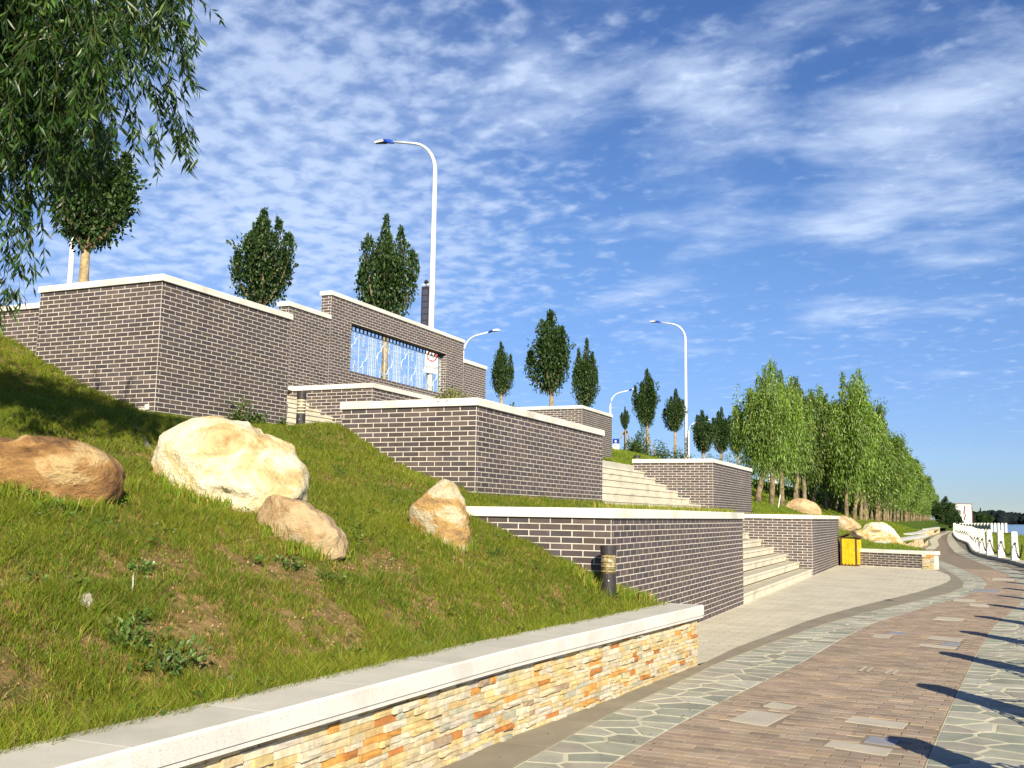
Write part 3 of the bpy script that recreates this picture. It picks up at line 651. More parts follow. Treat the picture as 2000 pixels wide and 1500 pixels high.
# screen wall with the lattice window
WY0, WY1, WZ0, WZ1 = 20.05, 25.02, 4.81, 5.98
core = MB(); T5 = 0.27
core.box(X5-T5, X5, 17.55, 19.148, 3.9, 5.895)
core.box(X5-T5, X5, 19.15, WY0, 3.9, 6.475)
core.box(X5-T5, X5, WY0+.001, WY1-.001, 3.9, WZ0)
core.box(X5-T5, X5, WY0+.001, WY1-.001, WZ1, 6.475)
core.box(X5-T5, X5, WY1, 26.12, 3.9, 6.475)
core.box(X5-T5, X5, 26.122, 27.70, 3.9, 5.895)
screen = core.build('brick_wall', M_MORTAR); tag(screen, 'freestanding stepped brick screen wall with a long lattice window, highest of the walls', 'wall')
fc = [((X5, 17.55), (0, 1), (1, 0), 19.15-17.55, 3.9, 5.895, (0.25, 0.125), []),
      ((X5, 19.15), (0, 1), (1, 0), 26.12-19.15, 3.9, 6.475, (0.10, 0.225), [(WY0-19.15, WY1-19.15, WZ0, WZ1)]),
      ((X5, 26.12), (0, 1), (1, 0), 27.70-26.12, 3.9, 5.895, (0.15, 0.025), []),
      ((X5, 17.55), (-1, 0), (0, -1), T5, 4.6, 5.895, (0.20, 0.07), []),
      ((X5, 19.15), (-1, 0), (0, -1), T5, 6.0, 6.475, (0.075, 0.20), []),
      ((X5, WY1), (-1, 0), (0, -1), T5, WZ0, WZ1, (0.20, 0.07), [])]
brick_faces(screen, fc, 9)
coping(screen, X5-T5-OH, X5+OH, 17.55-OH, 19.148, 5.896, 6.0, 'y')
coping(screen, X5-T5-OH, X5+OH, 19.15-OH, 26.12+OH, 6.476, 6.575, 'y')
coping(screen, X5-T5-OH, X5+OH, 26.153, 27.70+OH, 5.896, 6.0, 'y')
b = MB(); b.box(X5-T5+0.004, X5-0.003, WY0+0.003, WY1-0.003, WZ1-0.006, WZ1-0.001); b.build('lintel_soffit', M_BR[1], screen)  # brick-toned soffit panel, its dark tone standing in for shade under the lintel
# lattice
lat = empty('window_lattice', (X5-0.17, WY0, WZ0)); tag(lat, 'pale metal lattice with four rounded quatrefoil motifs filling the long window of the screen wall', 'lattice')
HL = WZ1-WZ0; WL = WY1-WY0
def bar(name, y0, z0, y1, z1, w=0.022, d=0.03, parent=lat, mm=M_STEEL):
    b = MB()
    if abs(y1-y0) > abs(z1-z0): b.box(-d/2, d/2, y0, y1, z0-w/2, z0+w/2)
    else: b.box(-d/2, d/2, y0-w/2, y0+w/2, z0, z1)
    return b.build(name, mm, parent)
zt_ = HL-0.13
bar('top_rail', 0.0, zt_, WL, zt_); bar('bottom_rail', 0.0, 0.03, WL, 0.03)
for k in range(28): bar('hanger_bar', 0.09+k*0.18, zt_+0.012, 0.09+k*0.18, HL, 0.03, 0.028, mm=M_DARK)  # dark metal on these bars stands in for the lintel's shadow
pit = WL/4.0
for k in range(4):
    cy, cz = pit*(k+0.5), zt_/2+0.015; rr = 0.32
    for q in range(4):                                            # four lobes
        an0 = math.pi/2*q
        c0 = (cy+math.cos(an0)*rr*0.60, cz+math.sin(an0)*rr*0.60)
        pts = [(0, c0[0]+math.cos(a)*rr*0.60, c0[1]+math.sin(a)*rr*0.60) for a in np.linspace(an0-1.55, an0+1.55, 11)]
        b = MB(); b.tube(pts, 0.014, 5); b.build('quatrefoil_arc', M_STEEL, lat)
    bar('cross_bar', cy-rr*1.24, cz, cy+rr*1.24, cz, 0.012, 0.016); bar('cross_bar', cy, 0.04, cy, zt_-0.01, 0.012, 0.016)
    for sx in (-1, 1):
        for j, off in enumerate((0.45, 0.535, 0.612)):
            bar('upright_bar', cy+sx*off, 0.04, cy+sx*off, zt_-0.01, 0.005 if j != 2 else 0.009, 0.016)
        for j in range(7):
            z_ = 0.12+j*(zt_-0.2)/6.0; o1 = 0.43 if j % 2 else 0.53
            bar('fret_bar', cy+(sx*o1 if sx > 0 else -0.60), z_, cy+(0.60 if sx > 0 else -o1), z_, 0.012, 0.018)
        for zz in (0.13, zt_-0.10):
            bar('fret_bar', cy+(0.05 if sx > 0 else -0.40), zz, cy+(0.40 if sx > 0 else -0.05), zz, 0.012, 0.018)
            bar('fret_bar', cy+sx*0.22-0.0, min(zz, 0.04 if zz < 0.3 else zt_-0.2), cy+sx*0.22, max(zz, 0.24 if zz < 0.3 else zt_-0.02), 0.012, 0.018)
# low end wall beside the litter bin
a0, a1 = np.array([-3.24, 33.92]), np.array([-0.44, 32.78]); L6 = np.linalg.norm(a1-a0); d6 = (a1-a0)/L6; n6 = np.array([d6[1], -d6[0]])
b = MB(); q0, q1 = a0, a1; back = -n6*0.33
b.prism([tuple(q0), tuple(q1), tuple(q1+back), tuple(q0+back)], -0.03, 0.44)
w6 = b.build('brick_wall', M_MORTAR); tag(w6, 'knee-high brick wall behind the litter bin, ending in pale ledge stone at the path', 'wall')
brick_faces(w6, [(tuple(q0), tuple(d6), tuple(n6), L6-0.36, 0.0, 0.437, (0.25, 0.125), [])], 10)
for k in range(3):
    s0, s1 = L6*k/3+0.0015, L6*(k+1)/3-0.0015+(0.04 if k == 2 else 0)
    P = [q0+d6*s0+n6*0.03, q0+d6*s1+n6*0.03, q0+d6*s1-n6*0.36, q0+d6*s0-n6*0.36]
    b = MB(); b.prism([tuple(q) for q in P], 0.442, 0.545, bottom=True); b.build('coping_slab', M_COPE, w6)

# ------------------------------------------------------------------ ledge-stone wall in the foreground
def ledge_units():
    out = []
    for v in range(4):
        rnd = random.Random(40+v); nx, nz = 4, 3; V = []; Fc = []
        for j in range(nz):
            for i in range(nx):
                ed = (i in (0, nx-1)) or (j in (0, nz-1))
                V.append((i/(nx-1)+(0 if i in (0, nx-1) else rnd.uniform(-.06, .06)), (0.86 if ed else 1.0)+rnd.uniform(-0.13, 0.12), j/(nz-1)+(0 if j in (0, nz-1) else rnd.uniform(-.1, .1))))
        for j in range(nz-1):
            for i in range(nx-1):
                a = j*nx+i; Fc.append((a, a+nx, a+nx+1, a+1))
        B = len(V); V += [(0, 0, 0), (1, 0, 0), (1, 0, 1), (0, 0, 1)]
        c = [0, nx-1, nx*nz-1, nx*(nz-1)]
        Fc += [(c[0], *range(1, nx), B+1, B), (c[1], *[nx*k+nx-1 for k in range(1, nz)], B+2, B+1), (c[2], *[nx*nz-1-k for k in range(1, nx)], B+3, B+2), (c[3], *[nx*k for k in range(nz-2, -1, -1)], B, B+3)]
        out.append((V, Fc))
    return out
LU = ledge_units()
LUM = {}
def ledge(root, pathfn, s0, s1, z0, z1, seed, limit=300, sc=1.0):
    """pathfn(s) -> (x, y, nx, ny): point on the face and outward normal"""
    rnd = random.Random(seed); items = []; z = z0
    while z < z1-0.01:
        h = rnd.choice([0.032, 0.037, 0.042, 0.047])*sc
        if z+h > z1-0.012: h = z1-z
        s_ = s0 - rnd.uniform(0, 0.1)
        while s_ < s1:
            w = rnd.uniform(0.08, 0.24)*sc; a, e = max(s_, s0), min(s_+w, s1)
            if e-a > 0.02:
                split = rnd.random() < 0.12 and h > 0.045
                for zz0, zz1 in (((z, z+h/2), (z+h/2, z+h)) if split else ((z, z+h),)):
                    x, y, nx, ny = pathfn(a+0.0015); x2, y2, _, _ = pathfn(e-0.0015)
                    items.append((score(((x+x2)/2, (y+y2)/2, z), (e-a)*(zz1-zz0)), (x, y, x2, y2, nx, ny, zz0+0.0015, zz1-0.0015, rnd.choice([0.006, 0.010, 0.016, 0.022, 0.032])*rnd.uniform(0.85, 1.15)), rnd.choices(range(len(M_ST)), stone_w)[0], rnd.randrange(4)))
            s_ += w
        z += h
    items.sort(key=lambda q: -q[0]); n = min(limit, sum(1 for q in items if q[0] > 0)); b = MB()
    for k, (s_, (x, y, x2, y2, nx, ny, za, zb_, pr), mi, vi) in enumerate(items):
        V, Fc = LU[vi]; tx, ty = x2-x, y2-y
        if k < n:
            if (vi, mi) not in LUM: LUM[(vi, mi)] = mdata('wall_stone', V, Fc, M_ST[mi])
            w = math.hypot(tx, ty); o = bpy.data.objects.new('wall_stone', LUM[(vi, mi)]); link(o, root)
            # local x must run so that local y points outward
            if tx*ny-ty*nx > 0: o.location = (x, y, za); o.rotation_euler = (0, 0, math.atan2(ty, tx))
            else: o.location = (x2, y2, za); o.rotation_euler = (0, 0, math.atan2(-ty, -tx))
            o.scale = (w, pr, zb_-za)
        else:
            b.add([(x+tx*v[0]+nx*pr*v[1], y+ty*v[0]+ny*pr*v[1], za+(zb_-za)*v[2]) for v in V], Fc, mi)
    if b.f: o = b.build('wall_stone_field', M_ST, root); o['kind'] = 'stuff'
def pathA(s): 
    x = float(wall_x(s)); dx = float(wall_x(s+0.05)-wall_x(s-0.05))/0.1; l = math.hypot(dx, 1)
    return x-0.022, s, 1/l, -dx/l
ysw = np.arange(-12, 10.185, 0.5).tolist()+[10.185]
V = []; Fc = []
for k, y in enumerate(ysw):
    x, _, nx, ny = pathA(y); V += [(x, y, -0.05), (x, y, 0.485), (x-0.30, y, 0.485), (x-0.30, y, -0.05)]
    if k: Fc += [((k-1)*4+j, (k-1)*4+(j+1) % 4, k*4+(j+1) % 4, k*4+j) for j in range(4)]
e_ = (len(ysw)-1)*4; Fc.append((e_, e_+1, e_+2, e_+3))
lw = obj('stone_wall', mdata('stone_wall', V, Fc, M_GROUT)); tag(lw, 'low curving ledge-stone wall of cream and orange stones with a granite top, along the foreground', 'wall')
ledge(lw, pathA, 2.6, 10.183, 0.0, 0.485, 3, 300)
ledge(lw, lambda s: (-2.385-s, 10.186, 0, 1), 0.0, 0.30, 0.0, 0.485, 4, 0)
# granite top: two layers, in slabs
y = 10.235
while y > -11:
    st = random.uniform(0.78, 0.86); ya, yb = y-st+0.002, y-0.002
    def q(yy, off): x, _, nx, ny = pathA(min(yy, 10.18)); return (x+nx*off, yy+ny*off*0.0)
    b = MB(); P = [q(ya, 0.075), q(yb, 0.075), q(yb, -0.33), q(ya, -0.33)]
    V = [(p_[0], p_[1], 0.505) for p_ in P]+[(P[0][0], P[0][1], 0.592), (P[1][0], P[1][1], 0.592), (P[2][0], P[2][1], 0.592), (P[3][0], P[3][1], 0.592)]
    cpt = 0.012
    V += [(P[0][0]-cpt, P[0][1], 0.604), (P[1][0]-cpt, P[1][1], 0.604), (P[2][0]+cpt, P[2][1], 0.604), (P[3][0]+cpt, P[3][1], 0.604)]
    b.add(V, [(0, 3, 2, 1), (0, 1, 5, 4), (1, 2, 6, 5), (2, 3, 7, 6), (3, 0, 4, 7), (4, 5, 9, 8), (5, 6, 10, 9), (6, 7, 11, 10), (7, 4, 8, 11)]); b.f.append((8, 9, 10, 11)); b.i.append(1)
    b.build('coping_slab', [M_GRAN, M_GTOP], lw)
    b = MB(); P = [q(ya, 0.066), q(yb, 0.066), q(yb, -0.30), q(ya, -0.30)]; b.prism(P, 0.478, 0.502, bottom=True); b.build('bedding_slab', M_GRAN, lw)
    y -= st
ledge(w6, lambda s: (q0[0]+d6[0]*s+n6[0]*0.004, q0[1]+d6[1]*s+n6[1]*0.004, n6[0], n6[1]), L6-0.36, L6, 0.0, 0.44, 6, 60, 1.5)
# low stepped ledge walls further along the path
def farwall(pts, h, label, seed):
    pts = [np.array(p, float) for p in pts]; root = None
    b = MB()
    for a, c in zip(pts[:-1], pts[1:]):
        d = (c-a)/np.linalg.norm(c-a); n_ = np.array([d[1], -d[0]])
        b.prism([tuple(a), tuple(c), tuple(c-n_*0.35), tuple(a-n_*0.35)], -0.05, h-0.12, 0, True)
    root = b.build('stone_wall', M_GROUT); tag(root, label, 'wall', 'low ledge-stone walls further along the path')
    for k, (a, c) in enumerate(zip(pts[:-1], pts[1:])):
        Ls = np.linalg.norm(c-a); d = (c-a)/Ls; n_ = np.array([d[1], -d[0]])
        ledge(root, lambda s, a=a, d=d, n_=n_: (a[0]+d[0]*s, a[1]+d[1]*s, n_[0], n_[1]), 0, Ls, 0, h-0.12, seed+k, 60, 2.2)
        b = MB(); e0, e1 = a-d*0.05, c+d*0.05; b.prism([tuple(e0+n_*0.05), tuple(e1+n_*0.05), tuple(e1-n_*0.4), tuple(e0-n_*0.4)], h-0.119, h, 0, True); b.build('coping_slab', M_GRAN, root)
farwall([(-2.35, 42.5), (-2.0, 47.5), (-1.5, 57.0), (-1.16, 63.4)], 0.60, 'low ledge-stone wall with grey coping just behind the paired boulders', 20)
farwall([(-2.15, 66), (-1.75, 75), (-1.65, 92)], 0.62, 'second low ledge-stone wall along the path, stepped beyond the paired boulders', 30)
farwall([(-1.75, 96), (-1.35, 108), (-0.95, 122)], 0.66, 'third and farthest low ledge-stone wall, where the path bends to the posts', 36)

# ------------------------------------------------------------------ stairs
def stairs(label, xs, zs, y0, y1, zbase, nslab=3):
    root = empty('stairs', (xs[0], y0, zbase)); tag(root, label, 'stairs')
    for k in range(len(zs)):
        xf = xs[k]; xb_ = xs[k]-0.34 if k == len(zs)-1 else xs[k+1]-0.02
        zb_ = zbase-0.05 if k == 0 else zs[k-1]+0.016
        st = (y1-y0)/nslab; off = (0.5*st if k % 2 else 0)
        cuts = sorted(set([y0+0.003]+[y0+off+st*j for j in range(nslab+1) if y0+0.2 < y0+off+st*j < y1-0.2]+[y1-0.003]))
        for c0, c1 in zip(cuts[:-1], cuts[1:]):
            b = MB(); b.cbox(xb_-0.0, xf+random.uniform(-.002, .002), c0+0.0015, c1-0.0015, zs[k]-0.047, zs[k]+random.uniform(-.001, .001), 0.006)
            b.i[1] = 1; o = b.build('step_slab', [M_STEP, M_STOP], root)
            b2 = MB(); b2.box(xb_, xf-0.016, c0+0.0015, c1-0.0015, zb_, zs[k]-0.049); o2 = b2.build('riser_slab', M_STEP, root); o2.location = (-root.location.x, -root.location.y, -root.location.z); o.location = (-root.location.x, -root.location.y, -root.location.z)
    b = MB()
    for k in range(len(zs)):     # rubble core under the slabs
        b.box(xs[-1]-0.3, xs[k]-0.03, y0+0.004, y1-0.004, (zbase-0.1 if k == 0 else zs[k-1]-0.002), zs[k]-0.012)
    o = b.build('stair_core', M_BROWN, root); o.location = (-root.location.x, -root.location.y, -root.location.z)
X1s = [X1-0.005-0.322*k for k in range(8)]
stairs('lower granite stairs rising from the pale plaza between two brick walls', X1s, [0.18*(k+1) for k in range(8)], 17.485, 27.055, 0.0)
X2s = [X2-0.005-0.318*k for k in range(8)]
stairs('middle granite stairs seen from the side above the grass strip', X2s, [1.44+0.179*(k+1) for k in range(8)], 17.605, 27.115, 1.44)
X3s = [X3-0.02-0.305*k for k in range(8)]
stairs('upper narrow stairs between the tall brick block and the short wall', X3s, [2.86+0.1475*(k+1) for k in range(8)], 14.785, 17.675, 2.84, 2)

# ------------------------------------------------------------------ tops of the planters
def top_patch(x0, x1, y0, y1, z):
    b = MB(); nx, ny = max(2, int((x1-x0)/0.3)), max(2, int((y1-y0)/0.3)); V = []; Fc = []
    for j in range(ny+1):
        for i in range(nx+1):
            x, y = x0+(x1-x0)*i/nx, y0+(y1-y0)*j/ny
            e = min(i, nx-i, j, ny-j) > 0
            V.append((x, y, z+(0.05+0.03*random.random() if e else 0)))
    for j in range(ny):
        for i in range(nx): a = j*(nx+1)+i; Fc.append((a, a+1, a+nx+2, a+nx+1))
    tag(obj('planter_soil', mdata('planter_soil', V, Fc, M_SOIL, smooth=True)), kind='structure')
TOPS = [(-8.0, -6.18, 12.5, 17.28, 2.98), (-8.09, -6.18, 27.4, 32.6, 2.98), (-13.4, -11.25, 11.8, 14.5, 4.97), (-12.95, -11.25, 18.0, 22.8, 4.06), (-13.4, -11.25, 31.0, 33.6, 4.98), (-5.6, -3.6, 27.4, 33.7, 1.50)]
for q_ in TOPS: top_patch(*q_)

# ------------------------------------------------------------------ grass blades
def blades(name, label, X, Y, Z, hgt, wid, cols, cat='grass', lean=0.5, parent=None, dirs=None, ln=None):
    n = len(X); ang = RNG.uniform(0, 2*np.pi, n); la = RNG.uniform(0, 2*np.pi, n) if dirs is None else dirs
    dx, dy = np.cos(ang)*wid/2, np.sin(ang)*wid/2
    ln = hgt*RNG.uniform(0.1, lean, n) if ln is None else ln; lx, ly = np.cos(la)*ln, np.sin(la)*ln
    V = np.zeros((n, 5, 3), np.float32)
    V[:, 0] = np.stack([X-dx, Y-dy, Z-0.008], -1); V[:, 1] = np.stack([X+dx, Y+dy, Z-0.008], -1)
    V[:, 2] = np.stack([X+dx*.75+lx*.35, Y+dy*.75+ly*.35, Z+hgt*.55], -1); V[:, 3] = np.stack([X-dx*.75+lx*.35, Y-dy*.75+ly*.35, Z+hgt*.55], -1)
    V[:, 4] = np.stack([X+lx, Y+ly, Z+hgt], -1)
    b0 = np.arange(n)*5
    quads = np.stack([b0, b0+1, b0+2, b0+3], -1); tris = np.stack([b0+3, b0+2, b0+4], -1)
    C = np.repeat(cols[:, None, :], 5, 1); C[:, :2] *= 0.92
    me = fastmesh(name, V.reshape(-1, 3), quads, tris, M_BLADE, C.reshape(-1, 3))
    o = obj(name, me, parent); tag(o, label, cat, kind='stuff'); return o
GREEN = np.array([0.138, 0.240, 0.014]); YEL = np.array([0.37, 0.34, 0.032]); DRY = np.array([0.42, 0.30, 0.09]); DEEP = np.array([0.038, 0.095, 0.010])
def grass_cols(n, dry, lush):
    r_ = RNG.random((n, 1)); base = GREEN*(1-r_*0.6)+YEL*r_*0.6
    base = base*(1-lush[:, None]*0.55)+DEEP*1.5*lush[:, None]*0.55
    isd = (RNG.random(n) < dry)[:, None]
    c = np.where(isd, DRY*(0.7+0.6*RNG.random((n, 1))), base)
    return c*(0.8+0.4*RNG.random((n, 1)))
BOULD = []
def not_boulder(X, Y):
    ok = np.ones(len(X), bool)
    for bx, by, br_ in BOULD: ok &= (X-bx)**2+(Y-by)**2 > br_**2
    return ok

# ------------------------------------------------------------------ boulders
def ico(sub=5):
    import bmesh
    bm = bmesh.new(); bmesh.ops.create_icosphere(bm, subdivisions=sub, radius=1.0)
    V = np.array([v.co[:] for v in bm.verts]); Fc = [tuple(v.index for v in f.verts) for f in bm.faces]; bm.free(); return V, Fc
ICO5 = ico(5); ICO3 = ico(3)
def boulder(label, outline, foot, m, depth_ratio=0.75, seed=0, rough=1.0, fn=terrain, shift=0.0, dist=None):
    """outline in image pixels gives the height and width seen; the stone itself is a full solid standing where its foot meets the ground"""
    P = cast(*foot, fn) if dist is None else CAM+ray(*foot)*dist
    d = float((P-CAM) @ FW) + shift
    oc = np.array(outline, float); c = oc.mean(0)
    C0 = CAM + ray(*c)*d
    rel = oc-c; ang = np.arctan2(-rel[:, 1], rel[:, 0]); rad = np.hypot(rel[:, 0], rel[:, 1])*d/FPX
    od = np.argsort(ang); ang, rad = ang[od], rad[od]
    ang = np.concatenate([ang-2*np.pi, ang, ang+2*np.pi]); rad = np.tile(rad, 3)
    V, Fc = ICO5
    fwd = np.array([FW[0], FW[1], 0]); fwd /= np.linalg.norm(fwd); rt = np.array([fwd[1], -fwd[0], 0]); up = np.array([0, 0, 1.0])
    a, b_, c_ = V[:, 0], V[:, 2], V[:, 1]
    th = np.arctan2(b_, a); R_ = np.interp(th, ang, rad)
    rr = np.hypot(a, b_)
    rm = rad.mean()*depth_ratio
    # squarish section: flatten caps
    k = 1.0/np.maximum(np.abs(rr)**2.6+np.abs(c_)**2.6, 1e-6)**(1/2.6)
    out = np.zeros_like(V); lx = a*R_*k; lz = b_*R_*k; ly = c_*rm*k
    nrm = V/np.linalg.norm(V, axis=1)[:, None]
    disp = np.array([noise.fractal(Vector((v[0]*1.1+seed, v[1]*1.1, v[2]*1.6)), 0.9, 2.1, 5) for v in V])
    rid = np.array([abs(noise.noise(Vector((v[0]*2.3+seed*2, v[1]*2.3, v[2]*2.9)))) for v in V])
    amp = rad.mean()*0.07*rough
    s_ = 1 + (disp*0.9 - rid*1.3 + 0.25)*amp/rad.mean()
    pos = C0[None, :] + (lx*s_)[:, None]*rt + (lz*s_)[:, None]*up + (ly*(1+(s_-1)*2.2))[:, None]*fwd
    fr = np.random.default_rng(int(seed*100)); mr_ = rad.mean(); cen_ = pos.mean(0)
    for q in range(16):
        n_ = -fwd*fr.uniform(0.55, 1.0)+rt*fr.uniform(-0.8, 0.8)+up*fr.uniform(-0.3, 0.75); n_ /= np.linalg.norm(n_)
        dt = (pos-cen_) @ n_; hh_ = dt.max()*fr.uniform(0.80, 0.96); ex = np.maximum(dt-hh_, 0); pos = pos-n_[None, :]*(ex*0.88)[:, None]
    fine = np.array([noise.fractal(Vector((p_[0]*6, p_[1]*6, p_[2]*9)), 1.0, 2.2, 4) for p_ in pos]); pos = pos+nrm*(fine*0.013*rough*min(1.0, mr_*1.6))[:, None]
    o_ = pos.mean(0); me = mdata('boulder', pos-o_, Fc, m, smooth=True)
    o = obj('boulder', me, loc=tuple(o_)); tag(o, label, 'boulder')
    BOULD.append((o_[0], o_[1], rm*0.75)); return o
boulder('brown weathered boulder half in tree shade at the left edge of the grass bank', [(-150, 930), (-110, 880), (-40, 862), (30, 860), (100, 862), (160, 868), (205, 885), (236, 918), (238, 945), (215, 985), (170, 1005), (100, 1010), (0, 1000), (-100, 980)], (150, 975), M_B1, 0.75, 3.1, 1.3)
boulder('largest boulder, cream white and sunlit, on the grass below the tall brick block', [(297, 880), (310, 850), (345, 832), (400, 819), (452, 826), (505, 848), (560, 868), (588, 898), (597, 925), (603, 948), (590, 975), (560, 1000), (480, 1010), (390, 985), (335, 950), (300, 905)], (450, 972), M_B2, 0.8, 7.7, 1.6)
boulder('tan boulder with a white vein lying against the right foot of the largest boulder', [(500, 990), (520, 972), (560, 974), (610, 996), (655, 1026), (678, 1056), (675, 1085), (620, 1100), (560, 1080), (510, 1030)], (600, 1062), M_B3, 0.8, 12.3, 1.2)
boulder('upright pointed orange and white boulder in the grass near the lowest wall', [(795, 1003), (825, 972), (848, 948), (866, 938), (886, 946), (901, 965), (910, 995), (914, 1025), (919, 1062), (905, 1100), (860, 1095), (820, 1050)], (860, 1052), M_B4, 0.7, 5.9, 0.9)
nb = dict(fn=north_h, rough=0.8)
boulder('smooth tan boulder on the grass above the wall right of the lower stairs', [(1532, 992), (1543, 980), (1562, 974), (1582, 979), (1604, 998), (1600, 1010), (1560, 1014), (1536, 1008)], (1565, 999), M_B3, 0.8, 4.4, 0.6, dist=46)
boulder('sloping pale rock just beyond the far end of the lower right wall', [(1630, 1012), (1640, 1008), (1655, 1011), (1670, 1019), (1684, 1028), (1670, 1034), (1640, 1036), (1630, 1030)], (1655, 1028), M_B3, 0.8, 8.8, 0.7, dist=42)
boulder('rounded upper boulder of the pair beside the path', [(1686, 1036), (1692, 1026), (1712, 1021), (1735, 1026), (1750, 1040), (1757, 1056), (1740, 1068), (1700, 1062)], (1720, 1058), M_B2, 0.8, 15.8, 0.8, dist=45)
boulder('long lower boulder of the pair beside the path, streaked orange', [(1668, 1040), (1680, 1034), (1700, 1040), (1735, 1048), (1765, 1060), (1786, 1072), (1770, 1082), (1720, 1080), (1685, 1070), (1672, 1056)], (1720, 1070), M_B4, 0.8, 18.1, 0.8, dist=41)

# grass on the big bank: more blades where it is near
def scatter(n, x0, x1, y0, y1, inside):
    X = RNG.uniform(x0, x1, n); Y = RNG.uniform(y0, y1, n); k = inside(X, Y); return X[k], Y[k]
def bank(n, x0, x1, y0, y1, hs, ws, label, per=11):
    nt_ = n//per
    TX, TY = scatter(nt_, x0, x1, y0, y1, lambda x, y: in_lawn(x, y) & not_boulder(x, y))
    dw = wall_x(TY)-0.33-TX
    dry = np.clip(0.46+0.42*smoothnoise(TX, TY, 0.9, 5)+0.52*smoothnoise(TX, TY, 2.6, 6)+0.34*smoothnoise(TX, TY, 5.1, 2)+0.2*smoothnoise(TX, TY, 11.0, 7), 0.02, 0.97)
    dry = np.where(dw < 0.30, 0.04, dry)*np.where(TY > 7.5, 0.62, 1.0)*np.where(TX < -7, 0.35, 1.0)
    keep = RNG.random(len(TX)) < np.clip(1.12-dry*1.05, 0.10, 1.0)
    TX, TY, dw, dry = TX[keep], TY[keep], dw[keep], dry[keep]
    m_ = len(TX); size = (0.6+0.9*RNG.random(m_)**1.6)*(1-0.42*dry)*np.where(dw < 0.35, 1.35, 1.0)*(1+0.25*smoothnoise(TX, TY, 5.5, 3))
    tone = RNG.random(m_); isdry = RNG.random(m_) < dry*0.55
    idx = np.repeat(np.arange(m_), per); k = len(idx)
    dirs = RNG.uniform(0, 2*np.pi, k); off = np.abs(RNG.normal(size=k))*0.022*size[idx]
    X = TX[idx]+np.cos(dirs)*off; Y = TY[idx]+np.sin(dirs)*off
    ok = (in_lawn(X, Y) | (dw[idx] < 0.12)) & (wall_x(Y)-0.27-X > 0) & ~((Y > 10.1) & (X > -3.3)); X, Y, idx, dirs = X[ok], Y[ok], idx[ok], dirs[ok]; k = len(X)
    h = hs*size[idx]*(0.45+0.75*RNG.random(k)); ln = h*RNG.uniform(0.2, 1.25, k)
    flat = isdry[idx] & (RNG.random(k) < 0.7); h = np.where(flat, 0.006+0.014*RNG.random(k), h); ln = np.where(flat, 0.02+0.045*RNG.random(k), ln)
    r_ = np.clip(tone[idx]*0.7+0.3*RNG.random(k), 0, 1)[:, None]
    lush = np.clip(0.5+0.6*smoothnoise(X, Y, 1.3, 9), 0, 1)[:, None]*0.5
    c = GREEN*(1-r_*0.75)+YEL*r_*0.75; c = c*(1-lush)+DEEP*1.4*lush
    sd = isdry[idx] | (RNG.random(k) < 0.13); c = np.where(sd[:, None], DRY*(0.35+0.8*RNG.random((k, 1))), c)*(0.55+0.7*RNG.random((k, 1)))
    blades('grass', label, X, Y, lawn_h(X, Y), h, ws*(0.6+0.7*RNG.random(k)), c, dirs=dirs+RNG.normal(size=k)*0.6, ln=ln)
bank(620000, -7.5, -2.6, 2.2, 6.2, 0.062, 0.0042, 'patchy green and straw-coloured grass on the bank in the foreground')
bank(480000, -9.5, -2.6, 6.2, 10.22, 0.060, 0.0055, 'short green grass on the bank around the boulders and below the lowest wall')
bank(150000, -14.6, -9.4, 4.0, 11.6, 0.075, 0.0085, 'shaded grass on the steep bank at the left below the tall brick block')
bank(150000, -10.9, -5.0, 10.2, 14.8, 0.062, 0.0080, 'grass on the ledge in front of the middle planter and the tall brick block')
bank(60000, -5.84, -3.42, 10.2, 17.45, 0.060, 0.0075, 'narrow strip of grass growing along the top of the lowest wall')
# planter tops
X = []; Y = []; Z = []
for (x0, x1, y0, y1, z) in TOPS:
    n = int((x1-x0)*(y1-y0)*420); a, c = RNG.uniform(x0, x1, n), RNG.uniform(y0, y1, n); X.append(a); Y.append(c); Z.append(np.full(n, z+0.03))
n = 7000; X.append(RNG.uniform(-5.84, -5.52, n)); Y.append(RNG.uniform(17.5, 27.0, n)); Z.append(np.full(n, 1.435))
n = 3500; X.append(RNG.uniform(-3.45, -3.32, n)-RNG.random(n)*0.15); Y.append(RNG.uniform(10.2, 17.4, n)); Z.append(np.full(n, 1.55))
X, Y, Z = map(np.concatenate, (X, Y, Z)); n = len(X)
blades('grass', 'sparse grass growing on the planter tops above the copings', X, Y, Z, 0.065*(0.5+RNG.random(n)), 0.009*np.ones(n), grass_cols(n, np.full(n, 0.3), np.full(n, 0.2)))
b = MB(); b.box(-5.83, -5.50, 17.5, 27.05, 1.2, 1.44); tag(b.build('grass_verge', M_SOIL), kind='structure')
# grassy shoulder joining the landing to the hill
def ramp_h(x, y): t_ = np.clip((np.asarray(y)-27.2)/6.0, 0, 1); return 2.87*(1-t_)+t_*north_h(x, 33.2)+0*np.asarray(x)
patch('grass_shoulder', ramp_h, lambda x, y: x < 0, -10.88, -8.12, 27.2, 33.4, 0.15, M_FARGRASS)
n = 9000; X = RNG.uniform(-10.85, -8.15, n); Y = RNG.uniform(27.4, 33.3, n); blades('grass', 'green grass on the shoulder between the distant brick block and the right-hand planter', X, Y, ramp_h(X, Y), 0.09*(0.5+0.8*RNG.random(n)), 0.013*np.ones(n), grass_cols(n, np.full(n, 0.05), np.full(n, 0.5)), lean=0.9)
